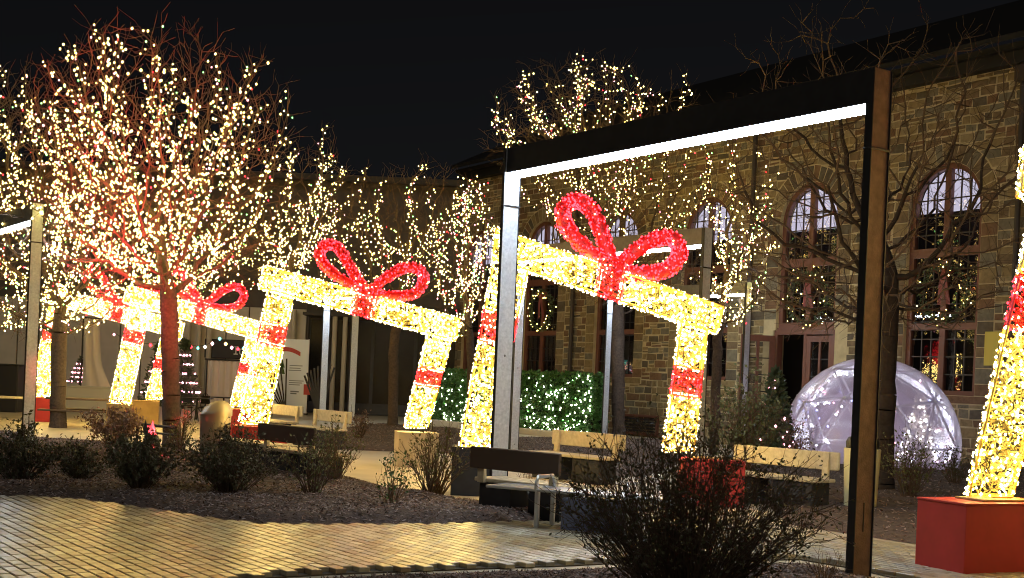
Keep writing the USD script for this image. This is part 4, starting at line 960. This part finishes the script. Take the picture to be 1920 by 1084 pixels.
part(dl, 'bulbs', bulbs(P[q < .62], .026, g), M['white'], kind='stuff'); part(dl, 'blue_bulbs', bulbs(P[(q >= .62) & (q < .84)], .026, g), M['blue'], kind='stuff'); part(dl, 'pink_bulbs', bulbs(P[q >= .84], .024, g), M['pink'], kind='stuff')
def lit_conifer(label, base, h, r, light, n, m='conifer', nl=2200, brad=.02, layers=None):
    g = np.random.default_rng(int(abs(base[0] * 100)) + n); o = thing('lit_conifer', label, 'christmas tree', base)
    part(o, 'trunk', tubes(base, base + UP * h * .95, .05, .01, 7), M['bark'])
    z = h * (.08 + .92 * g.random(nl) ** 1.5); rr = r * (1 - z / h) * np.sqrt(g.random(nl)) + .02; th = g.uniform(0, 6.283, nl)
    P = base + np.stack([rr * np.cos(th), rr * np.sin(th), z + .1 * rr], 1)
    part(o, 'foliage', leaves(P, .13 * h / 1.6, g, up=.3), M[m], kind='stuff')
    z = h * (.1 + .85 * g.random(n) ** 1.3); 
    if layers: z = h * (.12 + .8 * np.floor(g.random(n) * layers) / layers)
    rr = r * (1 - z / h) * 1.0 + .03; th = g.uniform(0, 6.283, n)
    P = base + np.stack([rr * np.cos(th), rr * np.sin(th), z], 1)
    part(o, 'bulbs', bulbs(P, brad, g), M[light], kind='stuff')
    return o
lit_conifer('small glowing blue white tree inside the right half of the clear dome', np.array([b[0] + 1.05, b[1] - .3, 0]), 1.75, .5, 'white', 120, 'cloth', 900, .02)
lit_conifer('small evergreen tree with pink lights left of the clear dome', ground(1448, 868), 2.15, .62, 'pink', 42, nl=2600, brad=.03)
lit_conifer('small tree ringed with pink lights in the grey trough at left', np.array([*ground(148, 764)[:2], .85]), 1.05, .5, 'pink', 90, nl=900, brad=.028, layers=5)
lit_conifer('small tree ringed with pink and white lights right of the red lit trunk', np.array([*ground(343, 772)[:2], .1]), 2.6, .75, 'pink', 110, nl=900, brad=.034, layers=6)
lit_conifer('dark small tree with rows of pink lights just left of the red lit trunk', np.array([*ground(292, 776)[:2], .1]), 2.3, .7, 'pink', 90, nl=900, brad=.03, layers=5)

# ================================================================== things in front of the shops
b = ground(160, 772)
tr = thing('planter_trough', 'long grey metal planter trough behind the dark trunked tree', 'planter', b)
part(tr, 'tub', bbox(b + UP * .45, (1, .12, 0), (1.9, .6, .8), .03), M['zinc']); part(tr, 'soil', bbox(b + UP * .84, (1, .12, 0), (1.8, .5, .04), .01), M['soil']); part(tr, 'rim', cat_([obox(b + UP * .86 + np.array([0, s * .31, 0]), (1, .12, 0), (1.92, .04, .05)) for s in (-1, 1)]), M['zinc'])
for px, lab in ((90, 'dark wooden A frame stool left of the dark trunked tree'),):
    b = ground(px, 788); st = thing('stool', lab, 'stool', b)
    part(st, 'seat', lathe(b, [(0, .74), (.2, .74), (.21, .77), (.19, .79), (0, .79)], 16), M['wood'])
    for a in range(4):
        d = np.array([math.cos(a * 1.571 + .78), math.sin(a * 1.571 + .78), 0]); part(st, 'leg', tubes(b + d * .27, b + d * .14 + UP * .75, .022, .022, 6), M['wood'])
    part(st, 'foot_ring', pipe(np.array([b + UP * .28 + .21 * np.array([math.cos(t), math.sin(t), 0]) for t in np.linspace(0, 6.283, 13)[:-1]]), .012, 6, closed=True), M['wood'])
def cafe_table(label, b, seed=0):
    o = thing('cafe_table', label, 'table', b, 'black metal cafe tables before the shops')
    part(o, 'top', lathe(b, [(0, .71), (.5, .71), (.51, .725), (.5, .74), (0, .74)], 24), M['black'])
    part(o, 'stem', tubes(b + UP * .05, b + UP * .71, .03, .03, 8), M['black'])
    for k in range(4):
        d = np.array([math.cos(k * 1.571 + .4), math.sin(k * 1.571 + .4), 0]); part(o, 'leg', tubes(b + d * .38 + UP * .01, b + UP * .45, .014, .014, 6), M['black'])
def chair(label, b, yaw):
    e = np.array([math.cos(yaw), math.sin(yaw), 0]); n = np.array([-e[1], e[0], 0])
    o = thing('cafe_chair', label, 'chair', b, 'black metal cafe chairs before the shops')
    part(o, 'seat', bbox(b + UP * .45, e, (.42, .42, .03), .008), M['black'])
    for a in (-1, 1):
        for c in (-1, 1): part(o, 'leg', tubes(b + e * a * .19 + n * c * .19, b + e * a * .17 + n * c * .17 + UP * .44, .013, .013, 6), M['black'])
    part(o, 'back', cat_([pipe(np.array([b + e * math.cos(t) * .2 + n * .2 + UP * (.46 + .42 * math.sin(t)) for t in np.linspace(0, math.pi, 11)]), .014, 6), obox(b + n * .2 + UP * .68, e, (.36, .012, .26))]), M['black'])
cafe_table('left black cafe table right of the red lit trunk', ground(368, 790)); cafe_table('right black cafe table in front of the white curtain', ground(418, 786))
chair('black cafe chair at the left cafe table right of the red lit trunk', ground(352, 786), .6); chair('black cafe chair between the two cafe tables', ground(392, 790), 2.6); chair('black cafe chair in front of the white curtain beside the trash can lid', ground(440, 784), .2)
# dark bench tables left
def picnic(label, px):
    b = ground(*px); o = thing('picnic_table', label, 'table', b)
    part(o, 'table_top', bbox(b + UP * .73, (1, .15, 0), (1.9, .7, .05), .01), M['wood'])
    for s in (-1, 1):
        part(o, 'seat', bbox(b + UP * .44 + np.array([.0, s * .65, 0]), (1, .15, 0), (1.9, .25, .045), .01), M['wood'])
        for q in (-1, 1): part(o, 'leg', obox(b + np.array([s * .7, q * .33, .37]), (1, .15, 0), (.09, .05, .72), up=(0, -q * .55, 1)), M['wood'])
picnic('dark wooden picnic table behind the dark trunked tree', (160, 802))
b0 = ground(20, 785)
pb = thing('pale_side_table', 'low pale table at the left edge of the photo behind the grey post', 'table', b0)
part(pb, 'top', bbox(b0 + UP * .60, (1, .1, 0), (1.9, .6, .06), .01), M['bench'])
for s in (-1, 1): part(pb, 'leg', bbox(b0 + UP * .28 + np.array([s * .8, 0, 0]), (1, .1, 0), (.1, .5, .56), .01), M['bench'])
b1 = ground(5, 772); dc = thing('dark_cabinet', 'dark cabinet at the left edge behind the low pale table', 'cabinet', b1)
part(dc, 'body', bbox(b1 + UP * .75, (1, 0, 0), (1.1, .6, 1.5), .03), M['black']); part(dc, 'top', bbox(b1 + UP * 1.52, (1, 0, 0), (1.16, .66, .04), .01), M['dsteel'])
# white banner
A = ground(512, 776); s_ = F / A[1]; hb = 2.95
bw = (577 - 508) / s_
ba = thing('banner', 'tall white banner stand with a red curved ribbon near the top', 'banner', A)
bo = np.array([at(508, 700, A[1])[0], A[1], 0.0])
part(ba, 'sheet', bbox(bo + np.array([bw / 2, 0, hb / 2 + .05]), EX, (bw, .02, hb), .004), M['banner'])
part(ba, 'base', bbox(bo + np.array([bw / 2, 0, .04]), EX, (bw + .1, .3, .08), .015), M['dsteel'])
for x in (0.0, bw): part(ba, 'pole', tubes(bo + EX * x, bo + EX * x + UP * (hb + .08), .018, .018, 8), M['tube'])
t = np.linspace(0, 1, 18); arc = np.array([bo + EX * (bw * (.06 + .72 * q)) + UP * (hb - .62 + .26 * math.sin(math.pi * (.15 + .75 * q))) - np.array([0, .014, 0]) for q in t])
v = np.vstack([arc + UP * .085, arc - UP * .085]); k = len(arc); f = np.array([[i, k + i, k + i + 1] for i in range(k - 1)] + [[i, k + i + 1, i + 1] for i in range(k - 1)])
part(ba, 'printed_ribbon', (v, f), M['banred'])
for j, (x0, x1, z0) in enumerate([(.5, .85, 1.95), (.5, .8, 1.85), (.48, .82, 1.76), (.5, .9, 1.35), (.5, .86, 1.27), (.5, .8, 1.19), (.55, .78, .92), (.55, .72, .84)]):
    part(ba, 'printed_line', bbox(bo + np.array([bw * (x0 + x1) / 2, -.0125, z0]), EX, (bw * (x1 - x0), .003, .03 if j < 6 else .05), .001), M['ink'])
part(ba, 'printed_tree', (lambda m: (np.column_stack([m[:, 0] + bo[0] + bw * .3, np.full(len(m), bo[1] - .014), m[:, 1] + 1.6]), np.array([[0, 1, 2], [3, 4, 5]])))(np.array([[-.12, 0], [.12, 0], [0, .42], [-.1, .25], [.1, .25], [0, .6]])), M['leafg'])
part(ba, 'red_card', bbox(bo + np.array([bw + .02, -.03, 1.02]), EX, (.3, .02, .42), .004), M['banred'])
# fans of dark laths leaning before the banner and the shop windows
def fan(label, px, n, a0, a1, ln, wide=.055):
    b = ground(*px); o = thing('lath_fan', label, 'trellis', b)
    for k in range(n):
        a = math.radians(a0 + (a1 - a0) * k / (n - 1)); d = np.array([math.cos(a), 0, math.sin(a)])
        c = b + np.array([0, -.03 * k, .02]) + d * ln * (.5) * (1 - .25 * abs(k / (n - 1) - .8))
        part(o, 'lath', obox(c, (0, 1, 0), (.02, wide, ln * (1 - .25 * abs(k / (n - 1) - .8))), up=d), M['dsteel'])
    part(o, 'foot', bbox(b + UP * .06, EX, (.4, .3, .12), .02), M['dsteel'])
fan('fan of thin dark laths spreading in front of the white banner', (536, 778), 6, 128, 91, 2.3)
fan('dark leaning bundle of laths between the banner and the pale far post', (598, 782), 9, 112, 74, 2.1, .075)
# red floodlight that lights the tree
b = ground(286, 866); b[2] = bed_z(b[0], b[1])
fl_ = thing('floodlight', 'small floodlight on the mulch behind the rounded dark shrub throwing red light up the tree', 'floodlight', b)
d = at(200, 415, b[1] + 4.0) - b; d /= np.linalg.norm(d); hcn = b + UP * .22
x = np.cross(d, UP); x /= np.linalg.norm(x); y = np.cross(x, d); tt = np.arange(14) / 14 * 2 * math.pi
rings = [(.03, -.10), (.10, -.08), (.105, .10), (.095, .10), (.090, -.02), (.03, -.03)]
hv = np.array([hcn + d * q + r * (math.cos(a) * x + math.sin(a) * y) for r, q in rings for a in tt])
hf_ = np.array([f for i in range(5) for k in range(14) for f in ([i * 14 + k, i * 14 + (k + 1) % 14, (i + 1) * 14 + (k + 1) % 14], [i * 14 + k, (i + 1) * 14 + (k + 1) % 14, (i + 1) * 14 + k])])
part(fl_, 'housing', (hv, hf_), M['black'])
for q in (-.09, .035): part(fl_, 'barn_door', obox(hcn + x * q + d * .24, x, (.006, .22, .40), up=d), M['black'])  # unseen flaps added to keep red spill off the post and trunk
part(fl_, 'barn_door', obox(hcn - y * .05 + d * .24, x, (.2, .006, .40), up=d), M['black'])
pass; part(fl_, 'stake', tubes(b, hcn - d * .08, .015, .015, 6), M['dsteel'])
lv = np.vstack([[hcn - d * .005], [hcn - d * .005 + .055 * (math.cos(a) * x + math.sin(a) * y) for a in tt]]); part(fl_, 'lens', (lv, np.array([[0, 1 + (i + 1) % 14, 1 + i] for i in range(14)])), M['flood'])
# coloured festoon lights along the shops
P = []
for a, bb in (((214, 624), (300, 640)), ((300, 640), (345, 622)), ((345, 642), (412, 632)), ((412, 632), (470, 645))):
    A, B = at(*a, 50), at(*bb, 50)
    P += [A * (1 - t) + B * t - UP * .25 * math.sin(math.pi * t) for t in np.linspace(0, 1, 6)[:-1]]
fs = thing('festoon_lights', 'string of large coloured bulbs across the shop fronts at left', 'festoon lights', P[0])
part(fs, 'cable', tubes(np.array(P[:-1]), np.array(P[1:]), .008, .008, 4), M['wire'])
for i, p in enumerate(P): part(fs, 'bulb', bulbs([p - UP * .07], .062, rng), M[('pink', 'teal', 'warm2', 'pink', 'red', 'teal', 'white')[i % 7]])
for x, z in ((214, 4.9), (470, 4.9)):
    pass
# leaves and a drain on the walkway
for px, sz, lab in (((197, 975), .07, 'dry dark leaf on the pavers near the left planting bed'), ((119, 1071), .05, 'small dark leaf on the pavers in the lower left corner')):
    b = ground(*px, .056); v, f = leaves([b], sz, rng, up=0); v[:, 2] = b[2] + .004 + .008 * rng.random(4)
    single('fallen_leaf', (np.vstack([v, v + [0, 0, .002]]), np.vstack([f, f[:, ::-1] + 4])), M['chip3'], lab, 'leaf')
b = ground(428, 1033, .052); dn = thing('drain_cover', 'small dark round drain cover set in the brick walkway', 'drain', b)
part(dn, 'rim', lathe(b, [(.10, -.01), (.10, .004), (.085, .004), (.085, -.004)], 20), M['dsteel']); part(dn, 'plate', lathe(b, [(.085, -.002), (0, -.002)], 20), M['black'])

# white cloth tied back at the shop front, left
A = ground(166, 768); n_ = 14; hh = 3.3
cv = []
for r in range(n_):
    z = .5 + (hh - .5) * r / (n_ - 1); q = 1 - r / (n_ - 1)
    for c in range(9):
        t = c / 8; wd = .62 + .25 * q ** 2
        cv.append([A[0] - .3 + wd * t + .35 * max(0, q - .55) * t, A[1] + .09 * math.sin(t * 14 + z), z + .9 * max(0, q - .6) * t])
cf = [f for r in range(n_ - 1) for c in range(8) for f in ([r * 9 + c, r * 9 + c + 1, (r + 1) * 9 + c + 1], [r * 9 + c, (r + 1) * 9 + c + 1, (r + 1) * 9 + c])]
cl = thing('tent_flap', 'white cloth flap hanging behind the grey trough at left', 'cloth flap', A)
part(cl, 'cloth', (np.array(cv), np.array(cf)), M['cloth'], smooth=True)
part(cl, 'pole', tubes(A + [-.34, .05, 0], A + [-.34, .05, hh + .1], .03, .03, 8), M['dsteel']); part(cl, 'top_rail', tubes(A + [-.4, .05, hh + .03], A + [.45, .05, hh + .03], .025, .025, 8), M['dsteel'])
